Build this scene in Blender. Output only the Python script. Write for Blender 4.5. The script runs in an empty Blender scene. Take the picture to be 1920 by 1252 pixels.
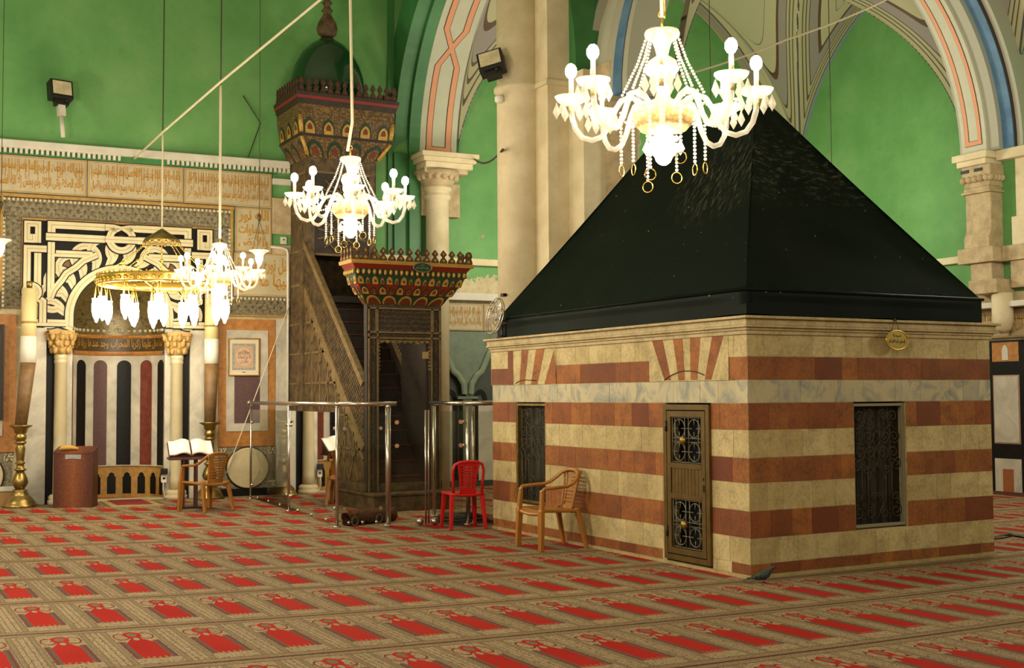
import bpy, bmesh, math, random
from mathutils import Vector, Matrix
C = bpy.context.scene.collection
PI = math.pi
R = math.radians
rnd = random.Random(7)
sin, cos = math.sin, math.cos

# ------------------------------------------------------------------ camera solve
F_PX, YAW, PITCH, ROLL, CAM_H = 2268.62, R(28.8633), R(2.88094), R(-0.3774), 1.6
_f = Vector((sin(YAW)*cos(PITCH), cos(YAW)*cos(PITCH), sin(PITCH)))
_r = Vector((cos(YAW), -sin(YAW), 0))
_u = _r.cross(_f)
_rr = _r*cos(ROLL) + _u*sin(ROLL)
_uu = -_r*sin(ROLL) + _u*cos(ROLL)
CAM = Vector((0, 0, CAM_H))

def ray(x, y):
    return _rr*((x-960)/F_PX) - _uu*((y-626)/F_PX) + _f
def on_axis(x, y, a, v):
    d = ray(x, y)
    return CAM + d*((v-CAM[a])/d[a])
def floor_at(x, y, z=0.0):
    return on_axis(x, y, 2, z)

# the qibla wall: local x along the wall, -y out into the hall
WANG = R(-3)
WM = Matrix.Translation((5, 19.4, 0)) @ Matrix.Rotation(WANG, 4, 'Z')
WMI = WM.inverted()
def wq(x, y):
    o = WMI @ CAM
    d = WMI.to_3x3() @ ray(x, y)
    p = o + d*(-o.y/d.y)
    return p.x, p.z

# ------------------------------------------------------------------ mesh builder
class MB:
    def __init__(s, M=None):
        s.v = []; s.f = []; s.mi = []; s.sm = []; s.M = M
        s.col = []
    def add(s, vs, fs, mi=0, smooth=False):
        o = len(s.v)
        s.v += [Vector(p) for p in vs]
        for f in fs:
            s.f.append([i+o for i in f]); s.mi.append(mi); s.sm.append(smooth)
        return s
    def box(s, x0, x1, y0, y1, z0, z1, mi=0):
        v = [(x, y, z) for x in (x0, x1) for y in (y0, y1) for z in (z0, z1)]
        return s.add(v, [(0,1,3,2),(4,6,7,5),(0,4,5,1),(2,3,7,6),(0,2,6,4),(1,5,7,3)], mi)
    def bar(s, a, b, w, h, up=(0,0,1), mi=0, w2=None, h2=None):
        a = Vector(a); b = Vector(b); t = (b-a).normalized(); up = Vector(up)
        x = t.cross(up)
        if x.length < 1e-4: x = t.cross(Vector((1,0,0)))
        x.normalize(); y = x.cross(t)
        w2 = w if w2 is None else w2; h2 = h if h2 is None else h2
        v = [a+x*w/2*i+y*h/2*j for i,j in ((-1,-1),(1,-1),(1,1),(-1,1))]+[b+x*w2/2*i+y*h2/2*j for i,j in ((-1,-1),(1,-1),(1,1),(-1,1))]
        return s.add(v, [(0,3,2,1),(4,5,6,7),(0,1,5,4),(1,2,6,5),(2,3,7,6),(3,0,4,7)], mi)
    def tube(s, path, r, n=8, closed=False, mi=0, flat=1.0, up=None):
        P = [Vector(p) for p in path]; m = len(P); vs = []; fs = []
        rs = r if isinstance(r, (list, tuple)) else [r]*m
        N = None
        for i, p in enumerate(P):
            if closed: t = P[(i+1) % m]-P[i-1]
            else: t = P[min(i+1, m-1)]-P[max(i-1, 0)]
            if t.length < 1e-9: t = Vector((0,0,1))
            t.normalize()
            if N is None:
                N = Vector(up) if up else (Vector((0,0,1)) if abs(t.z) < .9 else Vector((1,0,0)))
            elif up: N = Vector(up)
            N = N-t*N.dot(t)
            if N.length < 1e-6: N = t.orthogonal()
            N.normalize()
            B = t.cross(N)
            for k in range(n):
                a = 2*PI*k/n
                vs.append(p+(N*cos(a)*flat+B*sin(a))*rs[i])
        q = m if closed else m-1
        for i in range(q):
            j = (i+1) % m
            for k in range(n):
                fs.append((i*n+k, i*n+(k+1) % n, j*n+(k+1) % n, j*n+k))
        s.add(vs, fs, mi, True)
        if not closed:
            s.add(vs[:n], [tuple(range(n))[::-1]], mi); s.add(vs[-n:], [tuple(range(n))], mi)
        return s
    def lathe(s, prof, n=16, c=(0,0,0), mi=0, smooth=True, flute=None, caps=True, a0=0.0, a1=2*PI):
        c = Vector(c); vs = []; fs = []; full = abs(a1-a0-2*PI) < 1e-6
        k = n if full else n+1
        for (r, z) in prof:
            for i in range(k):
                a = a0+(a1-a0)*i/n
                rr = r
                if flute and flute[0] <= z <= flute[1]: rr = r*(1+flute[3]*abs(sin(a*flute[2]/2)))
                vs.append(c+Vector((rr*cos(a), rr*sin(a), z)))
        for j in range(len(prof)-1):
            for i in range(n):
                i2 = (i+1) % k
                fs.append((j*k+i, j*k+i2, (j+1)*k+i2, (j+1)*k+i))
        s.add(vs, fs, mi, smooth)
        if caps and full:
            if prof[0][0] > 1e-4: s.add(vs[:k], [tuple(range(k))[::-1]], mi)
            if prof[-1][0] > 1e-4: s.add(vs[-k:], [tuple(range(k))], mi)
        return s
    def sphere(s, c, r, nu=10, nv=6, sc=(1,1,1), mi=0):
        c = Vector(c); vs = [c+Vector((0,0,-r*sc[2]))]; fs = []
        for j in range(1, nv):
            b = -PI/2+PI*j/nv
            for i in range(nu):
                a = 2*PI*i/nu
                vs.append(c+Vector((r*sc[0]*cos(b)*cos(a), r*sc[1]*cos(b)*sin(a), r*sc[2]*sin(b))))
        vs.append(c+Vector((0,0,r*sc[2])))
        for i in range(nu): fs.append((0, 1+(i+1) % nu, 1+i))
        for j in range(nv-2):
            for i in range(nu):
                a = 1+j*nu
                fs.append((a+i, a+(i+1) % nu, a+nu+(i+1) % nu, a+nu+i))
        e = len(vs)-1; a = 1+(nv-2)*nu
        for i in range(nu): fs.append((a+i, a+(i+1) % nu, e))
        return s.add(vs, fs, mi, True)
    def prism(s, poly, o, ux, uy, dep, mi=0, smooth_side=False):
        o = Vector(o); ux = Vector(ux); uy = Vector(uy); dep = Vector(dep); n = len(poly)
        a = [o+ux*p[0]+uy*p[1] for p in poly]; b = [p+dep for p in a]
        s.add(a+b, [tuple(range(n))[::-1], tuple(range(n, 2*n))], mi)
        s.add(a+b, [(i, (i+1) % n, n+(i+1) % n, n+i) for i in range(n)], mi, smooth_side)
        return s
    def plate(s, poly, holes, o, ux, uy, mi=0):
        """flat polygon with holes, triangulated"""
        from mathutils.geometry import tessellate_polygon
        o = Vector(o); ux = Vector(ux); uy = Vector(uy)
        loops = [[Vector((p[0], p[1], 0)) for p in poly]]+[[Vector((p[0], p[1], 0)) for p in h] for h in holes]
        flat = [p for l in loops for p in l]
        return s.add([o+ux*p.x+uy*p.y for p in flat], [tuple(t) for t in tessellate_polygon(loops)], mi)
    def slab(s, poly, holes, o, ux, uy, dep, mi=0):
        dep = Vector(dep)
        s.plate(poly, holes, o, ux, uy, mi); s.plate(poly, holes, Vector(o)+dep, ux, uy, mi)
        o = Vector(o); ux = Vector(ux); uy = Vector(uy)
        for l in [poly]+list(holes):
            n = len(l); a = [o+ux*p[0]+uy*p[1] for p in l]
            s.add(a+[p+dep for p in a], [(i, (i+1) % n, n+(i+1) % n, n+i) for i in range(n)], mi)
        return s
    def grid(s, fn, nu, nv, mi=0, smooth=True, wrap=False):
        vs = [fn(i/nu, j/nv) for j in range(nv+1) for i in range(nu+1)]; k = nu+1
        return s.add(vs, [(j*k+i, j*k+i+1, (j+1)*k+i+1, (j+1)*k+i) for j in range(nv) for i in range(nu)], mi, smooth)
    def sweep(s, path, sec, n, closed=False, mi=0, smooth=False):
        """section (a along n, b in-plane normal) swept on a planar path"""
        P = [Vector(p) for p in path]; n = Vector(n).normalized(); m = len(P); k = len(sec); vs = []; fs = []
        for i, p in enumerate(P):
            t0 = (P[i]-P[i-1]) if (i > 0 or closed) else (P[1]-P[0])
            t1 = (P[(i+1) % m]-P[i]) if (i < m-1 or closed) else t0
            t0 = t0.normalized(); t1 = t1.normalized(); t = (t0+t1)
            if t.length < 1e-6: t = t0
            t.normalize()
            e = n.cross(t); sc = 1/max(.4, t.dot(t0))
            for (a, b) in sec: vs.append(p+n*a+e*b*sc)
        for i in range(m if closed else m-1):
            j = (i+1) % m
            for q in range(k): fs.append((i*k+q, i*k+(q+1) % k, j*k+(q+1) % k, j*k+q))
        s.add(vs, fs, mi, smooth)
        if not closed: s.add(vs[:k], [tuple(range(k))], mi); s.add(vs[-k:], [tuple(range(k))[::-1]], mi)
        return s
    def ribbon(s, path, w, t, n, base=0.0, closed=False, mi=0):
        return s.sweep(path, [(base, -w/2), (base, w/2), (base+t, w/2), (base+t, -w/2)], n, closed, mi)
    def mesh(s, name, mats):
        me = bpy.data.meshes.new(name)
        vs = [(s.M @ p) for p in s.v] if s.M else s.v
        me.from_pydata([tuple(p) for p in vs], [], s.f)
        for m in (mats if isinstance(mats, (list, tuple)) else [mats]): me.materials.append(m)
        me.polygons.foreach_set('material_index', s.mi)
        me.polygons.foreach_set('use_smooth', s.sm)
        bm = bmesh.new(); bm.from_mesh(me)
        bmesh.ops.remove_doubles(bm, verts=bm.verts, dist=1e-5)
        bmesh.ops.recalc_face_normals(bm, faces=bm.faces)
        bm.to_mesh(me); bm.free(); me.update()
        return me
    def build(s, name, mats, parent=None, label=None, bevel=0):
        o = bpy.data.objects.new(name, s.mesh(name, mats)); C.objects.link(o)
        if parent: o.parent = parent
        if label: o['label'] = label
        if bevel:
            b = o.modifiers.new('bevel', 'BEVEL'); b.width = bevel; b.segments = 2; b.limit_method = 'ANGLE'
        return o

def tag(o, label, cat, group=None):
    o['label'] = label; o['category'] = cat
    if group: o['group'] = group
    return o
def thing(name, label, cat, loc=(0,0,0), rz=0.0, group=None):
    o = bpy.data.objects.new(name, None); C.objects.link(o)
    o.location = loc; o.rotation_euler = (0,0,rz); o.empty_display_size = .1
    return tag(o, label, cat, group)
def struct(o):
    o['kind'] = 'structure'
    return o
def wall_thing(name, label, cat, s=0.0, z=0.0, group=None):
    """a thing fixed to the qibla wall; its local axes are the wall's"""
    return thing(name, label, cat, WM @ Vector((s, 0, z)), WANG, group)
def copy_tree(o, parent=None):
    c = o.copy(); C.objects.link(c)
    if parent: c.parent = parent
    for ch in o.children: copy_tree(ch, c)
    return c

# ------------------------------------------------------------------ materials
def lin(h):
    if isinstance(h, str):
        h = h.lstrip('#'); c = [int(h[i:i+2], 16)/255 for i in (0,2,4)]
    else: c = list(h)
    return tuple((x/12.92 if x <= .04045 else ((x+.055)/1.055)**2.4) for x in c)+(1.0,)
MATS = {}
class NT:
    """small helper that writes node maths like arithmetic"""
    def __init__(s, nt): s.nt = nt
    def new(s, t, **k):
        n = s.nt.nodes.new(t)
        for a, b in k.items(): setattr(n, a, b)
        return n
    def put(s, sock, v):
        if isinstance(v, X): s.nt.links.new(v.o, sock)
        elif isinstance(v, bpy.types.NodeSocket): s.nt.links.new(v, sock)
        elif v is not None: sock.default_value = v
    def m(s, op, a, b=None, c=None):
        n = s.new('ShaderNodeMath', operation=op)
        for i, v in enumerate((a, b, c)):
            if v is not None: s.put(n.inputs[i], v)
        return X(s, n.outputs[0])
    def mix(s, f, a, b):
        n = s.new('ShaderNodeMix', data_type='RGBA')
        s.put(n.inputs[0], f); s.put(n.inputs[6], a); s.put(n.inputs[7], b)
        return n.outputs[2]
    def noise(s, vec, scale, detail=3, rough=.5, dist=0):
        n = s.new('ShaderNodeTexNoise'); n.inputs['Scale'].default_value = scale; n.inputs['Detail'].default_value = detail
        n.inputs['Roughness'].default_value = rough; n.inputs['Distortion'].default_value = dist
        if vec is not None: s.put(n.inputs['Vector'], vec)
        return X(s, n.outputs['Fac'])
    def ramp(s, f, stops, interp='LINEAR'):
        n = s.new('ShaderNodeValToRGB'); e = n.color_ramp; e.interpolation = interp
        while len(e.elements) > 1: e.elements.remove(e.elements[-1])
        e.elements[0].position = stops[0][0]; e.elements[0].color = stops[0][1]
        for p, c in stops[1:]:
            q = e.elements.new(p); q.color = c
        s.put(n.inputs[0], f)
        return n.outputs[0]
class X:
    def __init__(s, n, o): s.n = n; s.o = o
    def __add__(s, b): return s.n.m('ADD', s, b)
    __radd__ = __add__
    def __sub__(s, b): return s.n.m('SUBTRACT', s, b)
    def __rsub__(s, b): return s.n.m('SUBTRACT', b, s)
    def __mul__(s, b): return s.n.m('MULTIPLY', s, b)
    __rmul__ = __mul__
    def __truediv__(s, b): return s.n.m('DIVIDE', s, b)
    def lt(s, b): return s.n.m('LESS_THAN', s, b)
    def gt(s, b): return s.n.m('GREATER_THAN', s, b)
    def abs(s): return s.n.m('ABSOLUTE', s)
    def fract(s): return s.n.m('FRACT', s)
    def floor(s): return s.n.m('FLOOR', s)
    def max(s, b): return s.n.m('MAXIMUM', s, b)
    def min(s, b): return s.n.m('MINIMUM', s, b)
def g1(v): return (v, v, v, 1)

def mat(name, col, rough=.6, metal=0.0, col2=None, scale=6.0, amt=.5, bump=0.0, bscale=60.0, spec=None, coat=0.0, emit=None, estr=0.0, sheen=0, detail=4, lo=.35, hi=.65, dist=0.0):
    if name in MATS: return MATS[name]
    m = bpy.data.materials.new(name); m.use_nodes = True; nt = m.node_tree; N = NT(nt)
    b = nt.nodes['Principled BSDF']
    b.inputs['Roughness'].default_value = rough; b.inputs['Metallic'].default_value = metal
    if spec is not None: b.inputs['Specular IOR Level'].default_value = spec
    if coat: b.inputs['Coat Weight'].default_value = coat; b.inputs['Coat Roughness'].default_value = .12
    if sheen: b.inputs['Sheen Weight'].default_value = sheen
    c = lin(col); tc = N.new('ShaderNodeTexCoord').outputs['Object']
    if col2:
        f = N.noise(tc, scale, detail, .6, dist)
        r = N.ramp(f, [(lo, g1(0)), (hi, g1(1))])
        mx = N.mix(X(N, r)*amt, c, lin(col2))
        nt.links.new(mx, b.inputs['Base Color'])
    else: b.inputs['Base Color'].default_value = c
    if bump:
        bn = N.new('ShaderNodeBump'); bn.inputs['Strength'].default_value = bump; bn.inputs['Distance'].default_value = .02
        N.put(bn.inputs['Height'], N.noise(tc, bscale, 4, .6)); nt.links.new(bn.outputs[0], b.inputs['Normal'])
    if emit:
        b.inputs['Emission Color'].default_value = lin(emit); b.inputs['Emission Strength'].default_value = estr
    MATS[name] = m
    return m

M_green = mat('green wall paint', '#67a05a', .55, col2='#579048', scale=1.3, amt=.8, bump=.05, bscale=9)
M_green2 = mat('green pier paint', '#3f7f45', .45, col2='#2f6a36', scale=2, amt=.8)
M_stone = mat('cream limestone', '#e0d3ae', .75, col2='#c6b78e', scale=3, amt=.7, bump=.12, bscale=25)
M_stone2 = mat('worn limestone', '#c4b18a', .8, col2='#a08c66', scale=6, amt=.8, bump=.25, bscale=18)
M_white = mat('white plaster', '#d8d4c4', .6, col2='#c4beaa', scale=4, amt=.6)
M_marble = mat('veined marble', '#cfc8b4', .35, col2='#a9a596', scale=2.2, amt=.9, detail=8, dist=1.4)
M_blackm = mat('black marble', '#0a0907', .5, col2='#1a1812', scale=14, amt=.5, spec=.25)
M_purple = mat('purple porphyry', '#634848', .45, col2='#4e3838', scale=30, amt=.7)
M_redm = mat('red porphyry', '#5f2412', .5, col2='#85452e', scale=12, amt=.5)
M_orange = mat('orange breccia', '#c08542', .45, col2='#9c6630', scale=14, amt=.9, detail=8)
M_ochre = mat('ochre stone', '#b58a44', .6, col2='#8a6a30', scale=12, amt=.7)
M_carved = mat('carved grey stone', '#948a6e', .7, col2='#5f573e', scale=26, amt=.9, bump=.6, bscale=60)
M_bead = mat('pearl bead stone', '#c9c0a0', .5)
M_gold = mat('gilt lettering', '#b5852c', .5, metal=.1)
M_brass = mat('brass', '#ab9355', .34, metal=.85, col2='#6e5a2c', scale=7, amt=.8)
M_gilt = mat('gilded metal', '#e0b656', .25, metal=.85)
M_steel = mat('brushed steel', '#b8b0a4', .25, metal=.95)
M_dark = mat('black painted metal', '#141311', .45)
M_iron = mat('wrought iron', '#4a432c', .55, metal=.3, col2='#2e2a1c', scale=20)
M_void = mat('unlit interior', '#0b0a08', .9)
M_wood = mat('dark carved walnut', '#33261a', .6, col2='#1c140c', scale=18, amt=.9, bump=.5, bscale=70, detail=8)
M_wood2 = mat('worn walnut', '#66512f', .6, col2='#2a1f14', scale=9, amt=.9, bump=.5, bscale=50, detail=8)
M_woodl = mat('pale old oak', '#7d673f', .6, col2='#55432a', scale=11, amt=.8, bump=.3, bscale=50)
M_pink = mat('salmon paint', '#d99870', .6)
M_line = mat('dark outline paint', '#3a2a1c', .6)
M_ribw = mat('pale grey paint', '#c3c4ac', .6, col2='#b3b49c', scale=3, amt=.5)
M_ribg = mat('grey fascia paint', '#a8a894', .6)
M_blue = mat('blue paint', '#5c83a0', .6, col2='#3f6688', scale=3, amt=.8)
M_rope = mat('white cord', '#d9cfae', .7)
M_wire = mat('dark wire', '#3d3828', .6)
M_bulb = mat('lit bulb', '#fff4d8', .4, emit='#fff0d2', estr=170)
M_lampg = mat('lit opal glass', '#fff4d8', .3, emit='#fff0d2', estr=26)
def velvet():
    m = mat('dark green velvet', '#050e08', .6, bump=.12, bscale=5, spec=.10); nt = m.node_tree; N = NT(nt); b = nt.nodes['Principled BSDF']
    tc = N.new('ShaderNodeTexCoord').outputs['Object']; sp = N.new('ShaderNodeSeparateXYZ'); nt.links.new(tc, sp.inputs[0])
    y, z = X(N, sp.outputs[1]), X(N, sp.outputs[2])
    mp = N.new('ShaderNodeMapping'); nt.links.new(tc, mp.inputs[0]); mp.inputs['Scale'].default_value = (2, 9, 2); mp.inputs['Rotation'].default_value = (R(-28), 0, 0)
    streak = N.ramp(N.noise(mp.outputs[0], 4, 5, .7), [(.52, g1(0)), (.72, g1(.22))])  # pale streaks mixed into the cloth colour within one zone
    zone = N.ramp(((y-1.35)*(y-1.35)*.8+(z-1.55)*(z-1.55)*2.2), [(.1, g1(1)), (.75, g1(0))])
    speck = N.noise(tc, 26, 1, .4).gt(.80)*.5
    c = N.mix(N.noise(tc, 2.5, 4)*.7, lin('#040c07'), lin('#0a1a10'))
    c = N.mix(X(N, streak)*X(N, zone), c, lin('#b8b49a')); c = N.mix(speck, c, lin('#b8b49a'))
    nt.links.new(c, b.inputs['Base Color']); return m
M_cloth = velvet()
M_tan = mat('tan moulded plastic', '#a87232', .3, col2='#8f5c24', scale=4, amt=.4)
M_red = mat('red moulded plastic', '#c01218', .32)
M_paper = mat('white paper', '#e8e4d4', .7)
M_wax = mat('cream wax', '#e6d39a', .5, col2='#d4bd80', scale=5, amt=.6)
M_dust = mat('brown waxed wrap', '#6b5030', .6, col2='#8f7048', scale=7, amt=.7)

def crystal():
    m = bpy.data.materials.new('cut crystal'); m.use_nodes = True; nt = m.node_tree; N = NT(nt); nt.nodes.clear()
    out = N.new('ShaderNodeOutputMaterial')
    tr = N.new('ShaderNodeBsdfTransparent'); tl = N.new('ShaderNodeBsdfTranslucent'); gl = N.new('ShaderNodeBsdfGlossy'); df = N.new('ShaderNodeBsdfDiffuse')
    for n in (tl, df): n.inputs[0].default_value = (.95, .9, .78, 1)
    gl.inputs['Roughness'].default_value = .12
    a = N.new('ShaderNodeMixShader'); b = N.new('ShaderNodeMixShader'); c = N.new('ShaderNodeMixShader')
    a.inputs[0].default_value = .5; nt.links.new(tl.outputs[0], a.inputs[1]); nt.links.new(df.outputs[0], a.inputs[2])
    b.inputs[0].default_value = .3; nt.links.new(a.outputs[0], b.inputs[1]); nt.links.new(gl.outputs[0], b.inputs[2])
    c.inputs[0].default_value = .45; nt.links.new(tr.outputs[0], c.inputs[1]); nt.links.new(b.outputs[0], c.inputs[2])
    nt.links.new(c.outputs[0], out.inputs[0]); return m
M_crystal = crystal()
def pane():
    m = bpy.data.materials.new('clear glass pane'); m.use_nodes = True; nt = m.node_tree; N = NT(nt); nt.nodes.clear()
    out = N.new('ShaderNodeOutputMaterial'); tr = N.new('ShaderNodeBsdfTransparent'); gl = N.new('ShaderNodeBsdfGlossy')
    tr.inputs[0].default_value = (.80, .82, .74, 1); gl.inputs['Roughness'].default_value = .02
    fr = N.new('ShaderNodeFresnel'); fr.inputs[0].default_value = 1.5
    mx = N.new('ShaderNodeMixShader'); nt.links.new(fr.outputs[0], mx.inputs[0]); nt.links.new(tr.outputs[0], mx.inputs[1]); nt.links.new(gl.outputs[0], mx.inputs[2])
    nt.links.new(mx.outputs[0], out.inputs[0]); return m
M_glass = pane()

# ------------------------------------------------------------------ Arabic lettering (joined letter forms, right to left)
_AR = dict(zip('ءآأؤإئابةتثجحخدذرزسشصضطظعغفقكلمنهوىي',
    [(0xFE80,1),(0xFE81,2),(0xFE83,2),(0xFE85,2),(0xFE87,2),(0xFE89,4),(0xFE8D,2),(0xFE8F,4),(0xFE93,2),(0xFE95,4),(0xFE99,4),(0xFE9D,4),(0xFEA1,4),(0xFEA5,4),(0xFEA9,2),(0xFEAB,2),(0xFEAD,2),(0xFEAF,2),(0xFEB1,4),(0xFEB5,4),(0xFEB9,4),(0xFEBD,4),(0xFEC1,4),(0xFEC5,4),(0xFEC9,4),(0xFECD,4),(0xFED1,4),(0xFED5,4),(0xFED9,4),(0xFEDD,4),(0xFEE1,4),(0xFEE5,4),(0xFEE9,4),(0xFEED,2),(0xFEEF,2),(0xFEF1,4)]))
def shape_ar(t):
    out = []; i = 0; prev = False
    while i < len(t):
        c = t[i]
        if c not in _AR: out.append(c); prev = False; i += 1; continue
        nx = t[i+1] if i+1 < len(t) else ' '
        if c == 'ل' and nx in 'اأإآ':
            b = {'آ':0xFEF5,'أ':0xFEF7,'إ':0xFEF9,'ا':0xFEFB}[nx]
            out.append(chr(b+(1 if prev else 0))); prev = False; i += 2; continue
        base, k = _AR[c]; joins = k == 4 and nx in _AR and nx != 'ء'
        if k == 1: out.append(chr(base)); prev = False
        elif k == 2: out.append(chr(base+(1 if prev else 0))); prev = False
        else:
            out.append(chr(base+((3 if joins else 1) if prev else (2 if joins else 0)))); prev = joins
        i += 1
    return ''.join(reversed(out))
def lettering(text, w, h, mb, fn, mi=0, res=1, bold=0.0):
    """flat letters fitted to a w x h box; fn maps (x, y) to a point"""
    cu = bpy.data.curves.new('lettering', 'FONT'); cu.body = shape_ar(text); cu.resolution_u = res; cu.offset = bold
    o = bpy.data.objects.new('lettering', cu); C.objects.link(o)
    dg = bpy.context.evaluated_depsgraph_get(); me = bpy.data.meshes.new_from_object(o.evaluated_get(dg))
    xs = [v.co.x for v in me.vertices]; ys = [v.co.y for v in me.vertices]
    x0, x1, y0, y1 = min(xs), max(xs), min(ys), max(ys)
    mb.add([fn((v.co.x-x0)/(x1-x0)*w, (v.co.y-y0)/(y1-y0)*h) for v in me.vertices], [tuple(p.vertices) for p in me.polygons], mi)
    bpy.data.objects.remove(o); bpy.data.curves.remove(cu); bpy.data.meshes.remove(me)

def arch_pts(a, h, n=16, cx=0.0, z0=0.0):
    """pointed arch from (cx-a, z0) over the crown to (cx+a, z0)"""
    Rr = (a*a+h*h)/(2*a); c = -a+Rr; out = []
    th = math.asin(min(1, h/Rr))
    for i in range(n+1):
        t = th*i/n
        out.append((cx+c-Rr*cos(t), z0+Rr*sin(t)))
    return out+[(2*cx-x, z) for x, z in out[-2::-1]]
def arch_h(x, a, h):
    Rr = (a*a+h*h)/(2*a); d = abs(x)+(Rr-a)
    return math.sqrt(Rr*Rr-d*d) if abs(x) < a and Rr > d else 0.0
CU0,CU1,CU2,CU3,CU4,CU5 = -2.368325, 2.113605, -0.085215, 0.021029, 0.005821, 0.004149
CV0,CV1,CV2,CV3,CV4,CV5 = -5.336990, -0.011406, 0.677229, -0.006952, 0.019213, 0.001634
EXPOSURE = 0.7
# ================================================================== THE HALL
XR = 16.6        # the right wall lies deeper in the far bay
def carpet():
    m = bpy.data.materials.new('prayer carpet'); m.use_nodes = True; nt = m.node_tree; N = NT(nt)
    b = nt.nodes['Principled BSDF']; b.inputs['Roughness'].default_value = .95; b.inputs['Specular IOR Level'].default_value = .1
    geo = N.new('ShaderNodeNewGeometry'); sp = N.new('ShaderNodeSeparateXYZ'); nt.links.new(geo.outputs['Position'], sp.inputs[0])
    x, y = X(N, sp.outputs[0]), X(N, sp.outputs[1])
    P = geo.outputs['Position']
    jit = N.noise(P, 22, 2)-.5
    u = CU0+CU1*x+CU2*y+CU3*x*x+CU4*x*y+CU5*y*y+jit*.03
    v = CV0+CV1*x+CV2*y+CV3*x*x+CV4*x*y+CV5*y*y+jit*.012+.04
    c = u-(u+.5).floor()            # -0.5 .. 0.5 across one niche
    r = v-v.floor()                 # 0 .. 1 along one niche
    a = c.abs()
    fl = N.noise(P, 34, 4, .7); fl2 = N.noise(P, 62, 3, .7); big_ = N.noise(P, .8, 3)
    brown, dred, olive, grey = lin('#5a4636'), lin('#7a2a24'), lin('#7a6c4e'), lin('#5f564a')
    flor = N.ramp(fl, [(.30, lin('#2c2019')), (.39, lin('#7c4a3c')), (.44, lin('#8c7e5c')), (.49, lin('#c2b08a')), (.55, lin('#8f8462')), (.60, lin('#a06a54')), (.66, lin('#b8a680')), (.74, lin('#4a4c40'))])
    flor2 = N.ramp(fl2, [(.32, lin('#33271e')), (.42, lin('#84664a')), (.49, lin('#a59470')), (.55, lin('#7e7454')), (.62, lin('#8c5040')), (.7, lin('#a89874'))])
    hw = X(N, N.ramp(r, [(.195, g1(0)), (.20, g1(.19)), (.60, g1(.19)), (.612, g1(.16)), (.655, g1(.115)), (.69, g1(.075)), (.72, g1(.08)), (.76, g1(.12)), (.82, g1(.125)), (.855, g1(.09)), (.88, g1(0))]))
    col = flor
    col = N.mix((a-.455).abs().lt(.008)*.7, col, brown)
    col = N.mix(((a-.345).abs().lt(.034))*.65, col, olive)
    col = N.mix((a-.308).abs().lt(.006)*.8, col, brown); col = N.mix((a-.382).abs().lt(.006)*.8, col, brown)
    inb = r.gt(.20)*r.lt(.63)
    col = N.mix(inb*(a-.215).abs().lt(.024), col, grey)
    col = N.mix(inb*(a-.252).abs().lt(.013), col, dred); col = N.mix(inb*(a-.276).abs().lt(.010), col, grey)
    hd = r.gt(.62)*r.lt(.90)*a.lt(.28)
    col = N.mix(hd*(((a-.17)*(a-.17)*1.0+(r-.76)*(r-.76)*1.6)-.010).abs().lt(.0022), col, dred)
    redc = N.ramp(fl2*.5+big_*.5, [(.30, lin('#96100a')), (.5, lin('#b3160e')), (.68, lin('#c02016'))])
    core = a.lt(hw)
    col = N.mix(core, col, redc)
    orn = ((a*a*2.6+(r-.80)*(r-.80)*5.5).lt(.013)); col = N.mix(core*orn, col, N.mix(.5, flor2, grey))
    orn2 = ((a*a*9+(r-.685)*(r-.685)*14).lt(.016)); col = N.mix(core*orn2, col, lin('#a09878'))
    foot = r.lt(.235)*(((c*13).fract()-.5).abs().lt(.2)); col = N.mix(core*foot, col, flor2)
    end = (r-.5).abs().gt(.425)
    col = N.mix(end, col, flor2)
    col = N.mix(((r-.5).abs()-.425).abs().lt(.004), col, brown)
    col = N.mix((r-.5).abs().gt(.489), col, lin('#452420'))
    col = N.mix(big_*.42, col, lin('#5c4230'))
    nt.links.new(col, b.inputs['Base Color'])
    bn = N.new('ShaderNodeBump'); bn.inputs['Strength'].default_value = .25; bn.inputs['Distance'].default_value = .004
    N.put(bn.inputs['Height'], fl2); nt.links.new(bn.outputs[0], b.inputs['Normal'])
    return m

mb = MB(); mb.box(-9, 17.2, -7, 20.5, -.1, 0)
struct(mb.build('floor', carpet()))

# walls: the green upper plaster of the qibla wall, with worn cream patches low down
def wallpaint(name, zc, zf):
    m = bpy.data.materials.new(name); m.use_nodes = True; nt = m.node_tree; N = NT(nt); b = nt.nodes['Principled BSDF']
    b.inputs['Roughness'].default_value = .6
    geo = N.new('ShaderNodeNewGeometry'); sp = N.new('ShaderNodeSeparateXYZ'); nt.links.new(geo.outputs['Position'], sp.inputs[0])
    p = geo.outputs['Position']; z = X(N, sp.outputs[2])
    n1 = N.noise(p, 1.1, 5, .6); n2 = N.noise(p, 7, 5, .65); n3 = N.noise(p, .35, 2)
    g = N.ramp(n1*.6+n3*.4, [(.35, lin('#55904a')), (.52, lin('#669f58')), (.68, lin('#7aab68'))])
    g = N.mix((n2-.5)*.9, g, lin('#467f3e'))
    edge = z+(n2-.5)*1.1+(n1-.5)*.5
    worn = N.m('MULTIPLY', edge.lt(zc), 1.0)
    cr = N.ramp(n2, [(.35, lin('#b3a47c')), (.6, lin('#cbbf97'))])
    g = N.mix(worn, g, cr)
    chips = (N.noise(p, 3.2, 3, .5).gt(.715))*(z.lt(zf))
    g = N.mix(chips, g, lin('#a88a6a'))
    nt.links.new(g, b.inputs['Base Color'])
    bn = N.new('ShaderNodeBump'); bn.inputs['Strength'].default_value = .12; bn.inputs['Distance'].default_value = .02
    N.put(bn.inputs['Height'], n2); nt.links.new(bn.outputs[0], b.inputs['Normal'])
    return m
M_wallq = wallpaint('green painted qibla plaster', 3.72, 4.6)
M_wallr = wallpaint('green painted side plaster', 3.1, 4.9)
mb = MB(WM)
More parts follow.
